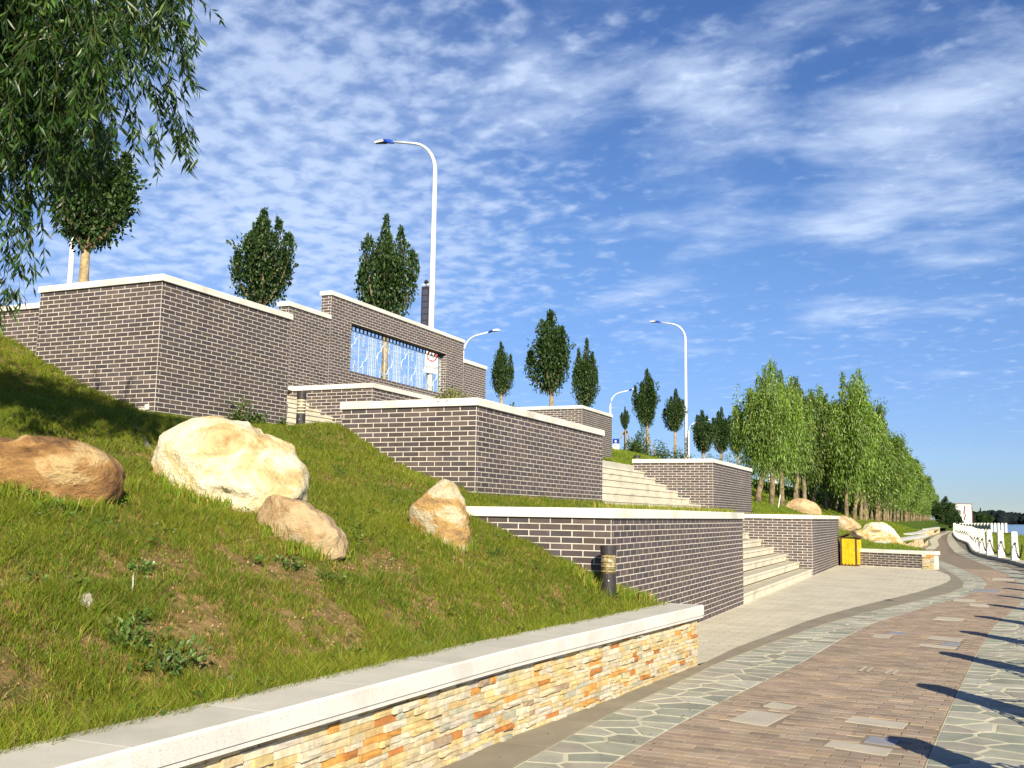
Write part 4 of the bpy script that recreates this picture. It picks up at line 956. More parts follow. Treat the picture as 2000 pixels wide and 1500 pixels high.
# northern hill
def hill(n, x0, x1, y0, y1, hs, ws, label):
    X, Y = scatter(n, x0, x1, y0, y1, lambda x, y: in_north(x, y) & not_boulder(x, y)); m_ = len(X)
    lush = np.clip(0.4+0.5*smoothnoise(X, Y, 0.6, 9), 0, 1)
    blades('grass', label, X, Y, north_h(X, Y), hs*(0.5+0.8*RNG.random(m_)), ws*np.ones(m_), grass_cols(m_, np.full(m_, 0.05), lush), lean=0.9)
hill(110000, -16.5, -0.6, 32.9, 52, 0.12, 0.016, 'mown green grass on the slope behind the litter bin and under the first willows')
hill(70000, -10, -0.6, 52, 100, 0.15, 0.035, 'green grass on the slope under the farther willows beside the path')
# reeds and rough grass between the posts and the lake
n = 60000; Y = RNG.uniform(30, 128, n); f_ = RNG.random(n); X = post_x(Y)+0.3+f_*(interp(Y, SH_Y, SH_X)-post_x(Y)-0.3); Z = interp(f_, [0, 0.2, 1], [-0.08, -0.12, -0.70])
blades('reeds', 'rough green shore grass between the white posts and the lake', X, Y, Z, (0.28+0.35*RNG.random(n))*(0.6+0.5*f_), 0.022*np.ones(n), grass_cols(n, np.full(n, 0.12), np.full(n, 0.5)))

# ------------------------------------------------------------------ leaves and trees
def leaf_cloud(P, D, length, width, cols, fold=0.25):
    """P (n,3) leaf bases, D (n,3) unit directions; each leaf is a folded pointed blade of 4 triangles"""
    n = len(P); up = RNG.normal(size=(n, 3)); S = np.cross(D, up); S /= np.linalg.norm(S, axis=1)[:, None]+1e-9; Nn = np.cross(S, D)
    L_, w_ = np.asarray(length)[:, None], np.asarray(width)[:, None]
    V = np.zeros((n, 4, 3), np.float32)
    V[:, 0] = P; V[:, 1] = P+D*L_*0.42+S*w_*0.5+Nn*w_*fold; V[:, 2] = P+D*L_; V[:, 3] = P+D*L_*0.42-S*w_*0.5+Nn*w_*fold
    b0 = np.arange(n)*4; tris = np.concatenate([np.stack([b0, b0+1, b0+2], -1), np.stack([b0, b0+2, b0+3], -1)])
    return V.reshape(-1, 3), tris, np.repeat(cols[:, None, :], 4, 1).reshape(-1, 3)
def leafcol(n, a, b_, hi=None, ph=0.06):
    r_ = RNG.random((n, 1))**1.3; c = np.array(a)*(1-r_)+np.array(b_)*r_
    if hi is not None: c = np.where(RNG.random((n, 1)) < ph, np.array(hi), c)
    return c*(0.75+0.5*RNG.random((n, 1)))
def round_crown(seed, n=7500):
    """unit crown: height 1, width about 1, plumes of ascending leafy limbs"""
    rs = np.random.default_rng(seed); Ps = []; Ds = []; limbs = MB()
    K_ = 9 + seed % 3
    for k in range(K_):
        rk = rs.uniform(0.80, 1.30)
        a = 2*np.pi*k/K_*2.4+rs.uniform(-.3, .3); out = rs.uniform(0.20, 0.42) if k > 1 else 0.05
        top = 1.0 - out*0.5 - rs.uniform(0, 0.32) if k else 0.97
        p0 = np.array([0, 0, 0.0]); p1 = np.array([math.cos(a)*out*1.15, math.sin(a)*out*1.15, top*0.42]); p2 = np.array([math.cos(a)*out*0.95, math.sin(a)*out*0.95, top])
        m_ = n//K_; t_ = rs.random(m_)**0.75; t_ = 0.10+0.90*t_
        ax = ((1-t_)**2)[:, None]*p0+(2*t_*(1-t_))[:, None]*p1+(t_**2)[:, None]*p2
        rad = rk*0.135*np.sin(np.pi*np.clip(0.10+0.88*t_, 0, 1))**0.8*(1+0.35*np.sin(t_*19+k*2))+0.012
        g_ = rs.normal(size=(m_, 3)); g_ /= np.linalg.norm(g_, axis=1)[:, None]
        Ps.append(ax+g_*(rad*rs.random(m_)**0.45)[:, None]*np.array([1, 1, 0.6])); d = g_+np.array([0, 0, 0.1])+rs.normal(size=(m_, 3))*0.5; Ds.append(d/np.linalg.norm(d, axis=1)[:, None])
        tt = np.linspace(0, 0.9, 5); pts = [(1-q)**2*p0+2*q*(1-q)*p1+q*q*p2 for q in tt]
        limbs.tube(pts, [0.022*(1-q)+0.004 for q in tt], 5)
    m_ = int(n*0.32); g_ = rs.normal(size=(m_, 3)); g_ /= np.linalg.norm(g_, axis=1)[:, None]
    lump = 0.80+0.28*np.sin(g_[:, 0]*6+seed)*np.cos(g_[:, 1]*5-seed)+0.15*np.sin(g_[:, 2]*9+seed*3)
    pp = g_*(lump*rs.random(m_)**0.30)[:, None]*np.array([0.36, 0.36, 0.36]); pp[:, :2] *= (0.62+0.75*np.clip((pp[:, 2:]+0.36)/0.5, 0, 1)); pp[:, 2] += 0.44
    Ps.append(pp); d = g_+rs.normal(size=(m_, 3))*0.5; Ds.append(d/np.linalg.norm(d, axis=1)[:, None])
    return np.concatenate(Ps), np.concatenate(Ds), limbs
CROWNS = []
for s_ in range(7):
    P, D, limbs = round_crown(100+s_)
    c = leafcol(len(P), (0.018, 0.045, 0.010), (0.045, 0.088, 0.016), (0.10, 0.14, 0.04), 0.05)
    V, T, C = leaf_cloud(P, D, RNG.uniform(0.032, 0.056, len(P)), RNG.uniform(0.022, 0.036, len(P)), c)
    CROWNS.append((fastmesh('crown', V, np.zeros((0, 4), int), T, M_LEAFD, C), limbs.me('limb', M_BARKD)))
def round_tree(label, px, u0, u1, v0, v1, vbase, X, zg, var, stakes=False, group='young round-crowned trees in a row along the upper road'):
    p = onx(px, (v0+v1)/2, X); y = p[1]; d = float((p-CAM) @ FW)
    zt = onx(px, v0, X)[2]; zb = onx(px, v1, X)[2]; w = (u1-u0)*d/FPX
    r = empty('round_tree', (X, y, zg)); tag(r, label, 'tree', group)
    ch = zt-zb; cen = (u0+u1)/2-px
    o = obj('crown', CROWNS[var][0], r, (0, 0, zb-zg-0.02*ch), (0, 0, var*1.3+px), (w*0.98, w*0.98, ch*1.03))
    obj('limb', CROWNS[var][1], r, (0, 0, zb-zg-0.02*ch), (0, 0, var*1.3+px), (w*1.02, w*1.02, ch*1.03))
    tr = max(0.045, 0.028*w+0.04); b = MB(); b.tube([(0, 0, -0.1), (0.01, 0.0, (zb-zg)*0.5), (0, 0, zb-zg+ch*0.12)], [tr*1.15, tr, tr*0.75], 9); b.build('trunk', M_BARK, r, True)
    if stakes:
        for q in range(4):
            a = q*math.pi/2+0.4; b = MB(); b.tube([(math.cos(a)*0.55, math.sin(a)*0.55, -0.05), (math.cos(a)*0.06, math.sin(a)*0.06, 1.15)], 0.03, 6); b.build('stake', M_BARK, r)
        b = MB(); b.tube([(-0.12, 0, 0.95), (0.12, 0, 1.1)], 0.07, 6); b.build('binding', M_BROWN, r)
    return r
XT = -16.0
round_tree('round tree with a pale trunk behind the tall brick block, partly behind the hanging willow', 176, 66, 282, 235, 488, 548, XT, 4.9, 0)
round_tree('round tree rising behind the right end of the tall brick block', 512, 448, 580, 400, 600, 0, XT, 4.9, 4)
round_tree('round tree whose trunk shows through the lattice window', 757, 692, 818, 418, 640, 0, XT, 4.9, 5)
round_tree('small round tree just right of the stepped screen wall', 980, 947, 1001, 666, 772, 0, XT, 4.9, 3)
round_tree('broad forked round tree above the distant brick block', 1078, 1017, 1122, 606, 768, 0, XT, 4.9, 0)
round_tree('slim round tree touching the broad forked tree above the distant brick block', 1143, 1106, 1172, 660, 796, 0, XT, 4.9, 6)
round_tree('smallest tree with a tiny crown and staked trunk, beside the blue and white sign', 1221, 1210, 1234, 794, 838, 0, XT, 4.9, 2, True)
round_tree('pointed round tree with a staked trunk left of the second tall street lamp', 1264, 1229, 1293, 720, 832, 0, XT, 4.9, 3, True)
round_tree('round tree directly left of the second tall street lamp pole', 1318, 1290, 1344, 760, 842, 0, XT, 4.9, 1)
round_tree('round tree right of the second tall street lamp, first of a close trio', 1374, 1346, 1402, 800, 884, 0, XT, 4.9, 4)
round_tree('middle tree of the close trio above the brick planter', 1408, 1380, 1434, 796, 884, 0, XT, 4.9, 5)
round_tree('last tree of the close trio, half behind the first willow', 1440, 1415, 1466, 800, 886, 0, XT, 4.9, 3)
# low saplings and shrubs along the edge of the plateau
def shrub(label, px, py, X, zg, w, h, seed, name='shrub', n=900, colr=((0.03, 0.065, 0.012), (0.08, 0.13, 0.02)), Y=None, leaf=(0.05, 0.09), mat_=M_LEAFD, pos=None):
    if pos is None: p = onx(px, py, X)
    else: p = pos
    rs = np.random.default_rng(seed); g_ = rs.normal(size=(n, 3)); g_ /= np.linalg.norm(g_, axis=1)[:, None]; g_[:, 2] = np.abs(g_[:, 2])
    lob = 1+0.35*np.sin(g_[:, 0]*5+seed)+0.25*np.sin(g_[:, 1]*7+seed*2)
    P = g_*(rs.random(n)**0.4*lob)[:, None]*np.array([w/2, w/2, h*0.85]); D = g_+rs.normal(size=(n, 3))*0.6; D /= np.linalg.norm(D, axis=1)[:, None]
    V, T, C = leaf_cloud(P, D, rs.uniform(leaf[0], leaf[1], n), rs.uniform(leaf[0]*.5, leaf[1]*.6, n), leafcol(n, *colr))
    r = empty(name, (p[0], p[1], zg)); tag(r, label, 'plant' if name != 'shrub' else 'shrub')
    obj('foliage', fastmesh('foliage', V, np.zeros((0, 4), int), T, mat_, C), r)
    b = MB()
    for q in range(5):
        a = q*1.256+seed; b.tube([(0, 0, -0.05), (math.cos(a)*w*0.2, math.sin(a)*w*0.2, h*0.6)], [0.012, 0.004], 4)
    b.build('stem', M_BARKD, r); return r
for k, (px, w, h, lb) in enumerate([(1240, 0.9, 1.0, 'small dark shrub on the skyline right of the tiny staked tree'), (1252, 1.3, 1.7, 'pointed dark shrub on the skyline between the two staked trees'), (1290, 1.6, 1.0, 'low spreading shrub on the skyline under the pointed tree'),
                                    (1330, 1.4, 0.9, 'low shrub at the foot of the second tall street lamp'), (1015, 1.0, 0.9, 'low green bush at the right foot of the small tree by the screen wall'), (1400, 2.2, 1.6, 'bushy sapling under the close trio of trees'), (1445, 2.4, 1.9, 'bushy sapling at the foot of the first willow')]):
    shrub(lb, px, 880, -15.4, 4.75, w, h, 50+k, leaf=(0.08, 0.14))

# willow grove along the path
def grove_crown(seed, n=10500):
    rs = np.random.default_rng(seed); Ps = []; Ds = []; limbs = MB(); K_ = 12
    for k in range(K_):
        a = k*2.4+rs.uniform(-.4, .4); out = rs.uniform(0.10, 0.42) if k > 1 else 0.06
        z0 = rs.uniform(0.0, 0.35); top = (1.0-out*0.7-rs.uniform(0, 0.15)) if k else 1.0
        p0 = np.array([0, 0, z0*0.6]); p1 = np.array([math.cos(a)*out, math.sin(a)*out, z0+0.25]); p2 = np.array([math.cos(a)*out*1.15, math.sin(a)*out*1.15, top])
        m_ = n//K_; t_ = 0.12+0.88*rs.random(m_)**0.8
        ax = ((1-t_)**2)[:, None]*p0+(2*t_*(1-t_))[:, None]*p1+(t_**2)[:, None]*p2
        g_ = rs.normal(size=(m_, 3)); g_ /= np.linalg.norm(g_, axis=1)[:, None]
        rad = (0.15*np.sin(np.pi*np.clip(0.15+0.84*t_, 0, 1))**0.7+0.012)*rs.random(m_)**0.5
        pp = ax+g_*rad[:, None]*np.array([1.1, 1.1, 0.7]); droop = rs.random(m_)**1.5*0.24*np.clip(rad/0.1, 0, 1); pp[:, 2] -= droop
        Ps.append(pp); d = g_*0.55+np.array([0, 0, -0.75])+rs.normal(size=(m_, 3))*0.35; Ds.append(d/np.linalg.norm(d, axis=1)[:, None])
        tt = np.linspace(0, 0.92, 5); limbs.tube([(1-q)**2*p0+2*q*(1-q)*p1+q*q*p2 for q in tt], [0.018*(1-q)+0.004 for q in tt], 5)
    m_ = int(n*0.55); g_ = rs.normal(size=(m_, 3)); g_ /= np.linalg.norm(g_, axis=1)[:, None]
    lump = 0.82+0.26*np.sin(g_[:, 0]*5+seed)*np.cos(g_[:, 1]*6-seed)+0.18*np.sin(g_[:, 2]*8+seed*3)
    pp = g_*(lump*rs.random(m_)**0.30)[:, None]*np.array([0.50, 0.50, 0.42]); pp[:, 2] += 0.46-rs.random(m_)**2*0.18
    Ps.append(pp); d = g_*0.55+np.array([0, 0, -0.75])+rs.normal(size=(m_, 3))*0.35; Ds.append(d/np.linalg.norm(d, axis=1)[:, None])
    return np.concatenate(Ps), np.concatenate(Ds), limbs
GCR = []
for s_ in range(5):
    P, D, limbs = grove_crown(200+s_)
    bright = [1.0, 1.3, 0.85, 1.12, 0.62][s_]
    c = leafcol(len(P), np.array((0.075, 0.145, 0.014))*bright, np.array((0.190, 0.285, 0.035))*bright, (0.20, 0.19, 0.05), 0.05)
    V, T, C = leaf_cloud(P, D, RNG.uniform(0.030, 0.050, len(P)), RNG.uniform(0.012, 0.020, len(P)), c)
    GCR.append((fastmesh('crown', V, np.zeros((0, 4), int), T, M_LEAFW, C), limbs.me('limb', M_BARKD)))
TRK = []
for k in range(3):
    b = MB(); s_ = [0.12, -0.10, 0.04][k]; b.tube([(0, 0, -0.06), (s_*0.3, 0, 0.25), (s_, 0.03, 0.6), (s_*0.6, 0, 1.0), (s_*0.3, 0, 1.45)], [0.085, 0.070, 0.062, 0.055, 0.035], 9); TRK.append(b.me('trunk', M_BARKD, True))
GG = 'willows of the grove along the path'
def grove_tree(x, y, h, k, label, cw=None):
    z = float(north_h(x, y)); r = empty('willow_tree', (x, y, z), (k*2.1) % 6.28); r.rotation_euler[0] = math.sin(k*7.3)*0.045; r.rotation_euler[1] = math.cos(k*5.1)*0.045; tag(r, label, 'tree', GG)
    tb = h*0.30; cw = (cw or h*0.50)*1.12
    obj('crown', GCR[k % 5][0], r, (0, 0, tb*0.80), (0, 0, 0), (cw, cw, (h-tb*0.80))); obj('limb', GCR[k % 5][1], r, (0, 0, tb*0.9), (0, 0, 0), (cw, cw, (h-tb)*0.9))
    obj('trunk', TRK[k % 3], r, (0, 0, 0), (0, 0, 0), (1.75, 1.75, tb*1.25))
first = [(1479, 40.7, -7.0, 5.4, 'first willow of the grove, nearest the brick planter, with a straight pale trunk'), (1507, 44.0, -7.0, 5.9, 'second willow of the grove, dark trunk, left of the leaning one'),
         (1528, 47.3, -7.0, 6.3, 'willow with a leaning trunk behind the white stick'), (1553, 51.6, -7.2, 6.2, 'willow right of the leaning trunk, rising behind the tan boulder'),
         (1572, 55.5, -7.2, 6.6, 'willow whose trunk stands over the right end of the tan boulder'), (1653, 58.5, -5.3, 8.4, 'tall willow with a curved pale trunk at the near end of the front row'),
         (1667, 62.5, -5.3, 8.3, 'thick-trunked willow beside the curved one in the front row'), (1680, 67.0, -5.3, 8.6, 'tallest willow, its spire topping the front row')]
TOPV = [716, 702, 708, 735, 742, 738, 728, 742]
for k, (px, y, x, h, lb) in enumerate(first):
    yy = float(onx(px, 1000, x)[1]); d = math.hypot(x, yy); zt = float(onx(px, TOPV[k], x)[2])
    grove_tree(x, yy, zt-float(north_h(x, yy)), k, lb, cw=[2.0, 2.2, 2.1, 2.4, 2.4, 3.0, 3.2, 3.4][k])
rnd = random.Random(9); kk = 0
spots = []
y = 71.0
while y < 330: spots.append((-5.2+rnd.uniform(-.3, .3), y)); y += 2.9 + (y-70)*0.014
y = 58.0
while y < 300: spots.append((-7.4+rnd.uniform(-.4, .4), y)); y += 3.3 + (y-58)*0.016
y = 68.0
while y < 200: spots.append((-9.8+rnd.uniform(-.5, .5), y)); y += 3.6 + (y-50)*0.03
y = 92.0
while y < 150: spots.append((-12.2+rnd.uniform(-.5, .5), y)); y += 5.0 + (y-50)*0.03
ORD = ['first', 'second', 'third', 'fourth', 'fifth', 'sixth', 'seventh', 'eighth', 'ninth', 'tenth', 'eleventh', 'twelfth', 'thirteenth', 'fourteenth', 'fifteenth', 'sixteenth', 'seventeenth', 'eighteenth', 'nineteenth', 'twentieth']
rowc = {}
for (x, y) in spots:
    row = 'front row' if x > -6 else ('second row' if x > -8.6 else 'back rows')
    seg = 'near' if y < 95 else ('middle' if y < 150 else 'far')
    kr = rowc.get(row, 0); rowc[row] = kr+1
    lb = ('%s pale-trunked willow after the tallest spire in the front row of the grove' % ORD[kr]) if row == 'front row' and kr < 20 else (('%s willow of the second row, glimpsed between front trunks' % ORD[kr]) if row == 'second row' and kr < 12 else 'pale-trunked willow in the %s of the grove, %s stretch along the path' % (row, seg))
    grove_tree(x, y, rnd.uniform(6.6, 8.8)*(1.0 if y < 120 else 1.15)*(1.0 if x > -6 else 0.88), kk+rnd.randrange(5), lb); kk += 1
b = MB(); p = onx(1519, 984, -6.6); b.tube([(0, 0, -0.05), (0.12, 0.0, 0.62)], 0.022, 6); o = b.build('leaning_stick', M_WHITE, loc=(p[0], p[1], float(north_h(p[0], p[1])))); tag(o, 'short white stick leaning in the grass beside the leaning willow trunk', 'stick')

# dark round trees and the white building at the end of the path
def far_tree(px, v0, v1, wpx, D_, label, dark=0.8, seed=0):
    p = CAM+ray(px, (v0+v1)/2)*D_; zt = (CAM+ray(px, v0)*D_)[2]; w = wpx*D_/FPX
    r = empty('far_tree', (p[0], p[1], -0.05)); tag(r, label, 'tree'); me = CROWNS[seed % 4][0]
    obj('crown', me, r, (0, 0, zt*0.08), (0, 0, seed), (w, w, zt*0.95)); b = MB(); b.tube([(0, 0, 0), (0, 0, zt*0.45)], 0.18, 7); b.build('trunk', M_BARKD, r)
far_tree(1846, 970, 1020, 62, 215, 'large dark tree closing the view at the end of the willow grove', seed=1)
far_tree(1862, 986, 1020, 36, 205, 'dark tree overlapping the left side of the white building', seed=2)
far_tree(1855, 1000, 1024, 26, 190, 'low dark bushy tree in front of the white building', seed=3)
far_tree(1875, 1006, 1022, 14, 190, 'small tree in front of the white building', seed=0)
far_tree(1916, 992, 1022, 22, 260, 'green tree immediately right of the white building', seed=2)
far_tree(1930, 1000, 1022, 24, 280, 'lower green tree at the start of the far shore', seed=1)
D_ = 240.0
pA, pB = CAM+ray(1868, 1020)*D_, CAM+ray(1898, 1020)*D_; zt = (CAM+ray(1885, 985.5)*D_)[2]
r = empty('white_building', ((pA[0]+pB[0])/2, (pA[1]+pB[1])/2, -0.1)); tag(r, 'plain white building with a brown edge at the end of the path', 'building')
wv = pB-pA; wl = math.hypot(wv[0], wv[1]); r.rotation_euler[2] = math.atan2(wv[1], wv[0])
M_BWALL = mat('white_render', (0.80, 0.78, 0.74), rough=0.8, var=0.03); M_CREEP = mat('rust_creeper', (0.17, 0.075, 0.035), rough=0.9, var=0.3)
b = MB(); b.box(-wl/2, wl/2, 0, 6, 0, zt+0.1); b.build('wall', M_BWALL, r)
b = MB(); b.box(wl/2+0.002, wl/2+0.45, 0.3, 6.2, 0, zt-0.3); b.build('side_wall', M_CREEP, r)
b = MB(); b.box(-wl/2-0.2, wl/2+0.4, 0.1, 6.4, zt+0.1, zt+0.35); b.build('roof_edge', M_CREEP, r)
b = MB()
for (a, z0_, z1_) in [(0.05, zt*0.72, zt*0.97), (-0.1, zt*0.60, zt*0.72), (0.15, zt*0.45, zt*0.6), (-0.05, zt*0.30, zt*0.45)]: b.box(a, a+0.35, -0.08, -0.003, z0_, z1_)
b.build('creeper', M_CREEP, r)
# far shore
rs = np.random.default_rng(77); V = []; T = []; C = []
pts = []
for k in range(420):
    u = rs.uniform(1895, 2500); D_ = rs.uniform(620, 720); p = CAM+ray(u, 1016)*D_; h = rs.uniform(4.6, 7.0)*interp(u, [1895, 1930, 2000, 2500], [1.15, 1.2, 0.95, 0.9]); pts.append((p[0], p[1], h))
Vi, Fi = ICO3; allV = []; allT = []; Fi = np.array(Fi)
for k, (x, y, h) in enumerate(pts):
    nz = 1+0.22*np.sin(Vi[:, 0]*5+k)*np.cos(Vi[:, 2]*6+k*2)+0.12*np.sin(Vi[:, 1]*13+k)
    w = h*rs.uniform(0.45, 0.7); allV.append(Vi*nz[:, None]*np.array([w, w, h*0.55])+np.array([x, y, h*0.5-0.8])); allT.append(Fi+len(Vi)*k)
o = obj('far_wood', fastmesh('far_wood', np.concatenate(allV), np.zeros((0, 4), int), np.concatenate(allT), M_FAR)); tag(o, 'dark wooded far shore across the lake, reading as one low band', 'wood', kind='stuff')
b = MB(); p0_ = CAM+ray(1880, 1016)*760; p1_ = CAM+ray(2600, 1016)*760
b.prism([(p0_[0], p0_[1]), (p1_[0], p1_[1]), (p1_[0]+50, p1_[1]+300), (p0_[0], p0_[1]+300)], -1.2, -0.66); tag(b.build('far_shore', M_FAR), kind='structure')

# ------------------------------------------------------------------ foreground willow
def hanging_willow():
    rs = np.random.default_rng(5)
    base = np.array([-8.3, 4.0, float(slope_h(-8.3, 4.0))])
    r = empty('weeping_willow', tuple(base)); tag(r, 'nearest willow, its dark hanging twigs filling the upper left corner', 'tree')
    b = MB(); b.tube([(0, 0, -0.2), (0.1, 0.05, 0.9), (0.35, 0.15, 2.0), (0.55, 0.3, 3.0)], [0.21, 0.17, 0.145, 0.11], 12); b.build('trunk', M_BARKD, r, True)
    P = []; Dd = []; tw = MB(); strands = []
    def strand(p, length, out, steep=1.0):
        strands.append((p, length, out, steep))
    # hanging sprays: anchors spread through the crown, which also goes on to the left and above the picture
    for k in range(4200):
        u = rs.uniform(-750, 360); 
        vmax = interp(u, [-750, -300, 0, 60, 130, 200, 260, 300, 340, 380], [250, 330, 360, 330, 310, 280, 190, 130, 70, 20])
        v = rs.uniform(-520, vmax-90)
        if (u-(-200))**2/620**2 + (v+60)**2/480**2 > 1: continue
        if (u < -450 or v < -300) and rs.random() < 0.6: continue
        if u > 205 and rs.random() < 0.58: continue
        if u > 60 and v < -150: continue
        d = rs.uniform(6.4, 8.6); strand(CAM+ray(u, v)*d, rs.uniform(0.35, 0.75), rs.normal(size=2)*0.35)
    for k in range(1500): strand(CAM+ray(rs.uniform(-620, -20), rs.uniform(-160, 260))*rs.uniform(6.6, 8.2), rs.uniform(0.35, 0.7), rs.normal(size=2)*0.35)  # extra sprays mostly out of view, added to deepen the shadow on the bank
    for k in range(1500): strand(CAM+ray(rs.uniform(-520, 30), rs.uniform(-460, -90))*rs.uniform(6.6, 8.2), rs.uniform(0.35, 0.7), rs.normal(size=2)*0.35)  # higher unseen sprays, added to extend that shadow up the bank
    for (u, v, L_, d) in [(-10, 330, 0.75, 6.9), (20, 300, 0.85, 7.0), (45, 300, 0.8, 7.2), (5, 260, 0.9, 6.6), (60, 350, 0.55, 7.1), (-20, 380, 0.6, 7.2), (35, 380, 0.5, 6.8), (120, 250, 0.65, 7.0), (140, 290, 0.5, 6.9), (330, 150, 0.40, 7.3),
                          (300, 160, 0.45, 7.0), (345, 175, 0.42, 7.2), (350, 60, 0.35, 7.0), (355, 95, 0.32, 7.3), (255, 215, 0.35, 7.0), (335, 215, 0.34, 7.2), (352, 235, 0.30, 7.2), (368, 255, 0.24, 7.2), (300, 240, 0.32, 7.1), (200, 300, 0.4, 7.3), (170, 330, 0.35, 7.2), (-30, 430, 0.75, 7.0), (-12, 470, 0.5, 7.2), (18, 440, 0.55, 7.1), (-25, 500, 0.45, 7.0), (10, 560, 0.22, 7.0), (-8, 565, 0.25, 7.05), (30, 565, 0.18, 7.1)]:
        for q in range(2): strand(CAM+ray(u+rs.uniform(-9, 9), v+rs.uniform(-9, 9))*d, L_*rs.uniform(0.85, 1.1), np.array([0.18+0.10*rs.random() if u > 200 else rs.normal()*0.15, rs.normal()*0.15]), 1.15)
    for (p, length, out, steep) in strands:
        nst = 9; t_ = np.linspace(0, 1, nst)
        hd = np.array([out[0], out[1], 0.0])
        hd = RT*out[0]+np.array([FW[0], FW[1], 0])*out[1]
        pts = p[None, :]+t_[:, None]*hd[None, :]*length*1.1 + np.stack([0*t_, 0*t_, -(t_**1.4)*length*steep], -1)
        tw.tube(pts-base, [0.0026*(1-q)+0.0009 for q in t_], 3, cap=False)
        nl = int(length/0.017)
        tt = rs.random(nl)*0.97+0.03; idx = tt*(nst-1); i0 = np.minimum(idx.astype(int), nst-2); fr = (idx-i0)[:, None]
        pp = pts[i0]*(1-fr)+pts[i0+1]*fr; tg = pts[i0+1]-pts[i0]; tg /= np.linalg.norm(tg, axis=1)[:, None]
        g_ = rs.normal(size=(nl, 3)); g_ -= (g_*tg).sum(1)[:, None]*tg; g_ /= np.linalg.norm(g_, axis=1)[:, None]
        dd = tg*0.75+g_*0.75+np.array([0, 0, -0.35]); P.append(pp); Dd.append(dd/np.linalg.norm(dd, axis=1)[:, None])
    P = np.concatenate(P)-base; Dd = np.concatenate(Dd); n = len(P)
    c = leafcol(n, (0.015, 0.044, 0.008), (0.045, 0.100, 0.014), (0.11, 0.20, 0.035), 0.08)
    V, T, C = leaf_cloud(P, Dd, rs.uniform(0.075, 0.125, n), rs.uniform(0.014, 0.023, n), c, 0.15)
    obj('crown', fastmesh('crown', V, np.zeros((0, 4), int), T, M_LEAFW, C), r); tw.build('twig', M_TWIG, r)
    # limbs reaching into the crown
    b = MB(); o0 = np.array([0.55, 0.3, 3.0])
    for (u, v, d) in [(-350, -150, 7.0), (-150, -60, 7.2), (40, 20, 7.3), (150, 60, 7.6), (-500, 50, 7.2), (-50, 150, 7.8), (240, 20, 7.4), (-250, -350, 7.6)]:
        q = CAM+ray(u, v)*d-base; mid = (o0+q)/2+np.array([0, 0, 0.5]); tt = np.linspace(0, 1, 7)
        b.tube([(1-s)**2*o0+2*s*(1-s)*mid+s*s*q for s in tt], [0.07*(1-s)+0.010 for s in tt], 7)
    b.build('limb', M_BARKD, r, True)
hanging_willow()

# ------------------------------------------------------------------ street lamps
def street_lamp(label, u, vb, vt, vh, X, side, zg, banner=False, group='tall white street lamps along the upper road', s=1.0, yfix=None):
    y = float(onx(u, (vb+vt)/2, X)[1]) if yfix is None else yfix
    p = onx(u, vt, X); ztop = float(p[2])*y/float(p[1])**1.0 if yfix else float(p[2])
    r = empty('street_lamp', (X, y, zg)); tag(r, label, 'street lamp', group)
    H = ztop-zg; arm = 1.9*side
    b = MB(); pts = [(0, 0, 0), (0, 0, H*0.5), (0, 0, H-1.3)]; rad = [0.135, 0.105, 0.082]
    for a in np.linspace(0.15, 1.35, 7): pts.append((arm*0.62*(1-math.cos(a)), 0, H-1.3+1.28*math.sin(a)*0.98)); rad.append(0.075-0.02*a)
    pts.append((arm, 0, H+0.12)); rad.append(0.042)
    b.tube(pts, rad, 10); b.build('pole', M_WHITE, r, True)
    b = MB(); b.tube([(0, 0, 0), (0, 0, 0.9)], 0.17, 10); b.build('base_sleeve', M_WHITE, r)
    # luminaire: blue neck, white hood, dark glass below
    def lum(x0, x1, w0, w1, zt0, zt1, th, m, name):
        V = [(x0, -w0, zt0), (x0, w0, zt0), (x1, w1, zt1), (x1, -w1, zt1), (x0, -w0*0.8, zt0-th), (x0, w0*0.8, zt0-th), (x1, w1*0.7, zt1-th*0.8), (x1, -w1*0.7, zt1-th*0.8), ((x0+x1)/2, 0, (zt0+zt1)/2+0.06)]
        b = MB(); b.add(V, [(0, 1, 8), (1, 2, 8), (2, 3, 8), (3, 0, 8), (4, 7, 6, 5), (0, 4, 5, 1), (1, 5, 6, 2), (2, 6, 7, 3), (3, 7, 4, 0)]); return b.build(name, m, r)
    a0_ = arm-0.02*side
    lum(a0_, a0_+0.38*side, 0.05, 0.17, H+0.15, H+0.24, 0.11, M_BLUE, 'lamp_neck')
    lum(a0_+0.382*side, a0_+0.86*side, 0.17, 0.03, H+0.24, H+0.26, 0.09, M_WHITE, 'lamp_hood')
    lum(a0_+0.36*side, a0_+0.80*side, 0.12, 0.03, H+0.145, H+0.175, 0.03, M_DARK, 'lamp_glass')
    return r, y, H
l1, y1_, H1 = street_lamp('tallest street lamp, above the lattice window, carrying a dark lattice panel', 848.5, 500, 268, 0, -17.5, -1, 4.9)
street_lamp('second tall street lamp standing among the round trees, its arm bent to the left', 1339, 780, 630, 0, -17.5, -1, 4.9)
street_lamp('street lamp curving to the right from behind the screen wall, only its arm showing', 905, 670, 655, 0, -30.0, 1, 4.9)
street_lamp('street lamp with its arm bent right above the distant brick block', 1192, 790, 766, 0, -30.0, 1, 4.9)
street_lamp('farthest street lamp, arm bent right, behind the round trees', 1345, 850, 824, 0, -30.0, 1, 4.9)
street_lamp('white lamp pole beside the pale trunk at the upper left, its head lost in leaves', 145, 520, 348, 0, -30.0, 1, 4.9)
# lattice panel and finial on the first lamp
zp0, zp1 = float(onx(838, 640, -17.5)[2]), float(onx(838, 556, -17.5)[2])
def lamp_part(name, m, fn):
    b = MB(); fn(b); o = b.build(name, m, l1); o.location = (0, 0, -4.9); return o
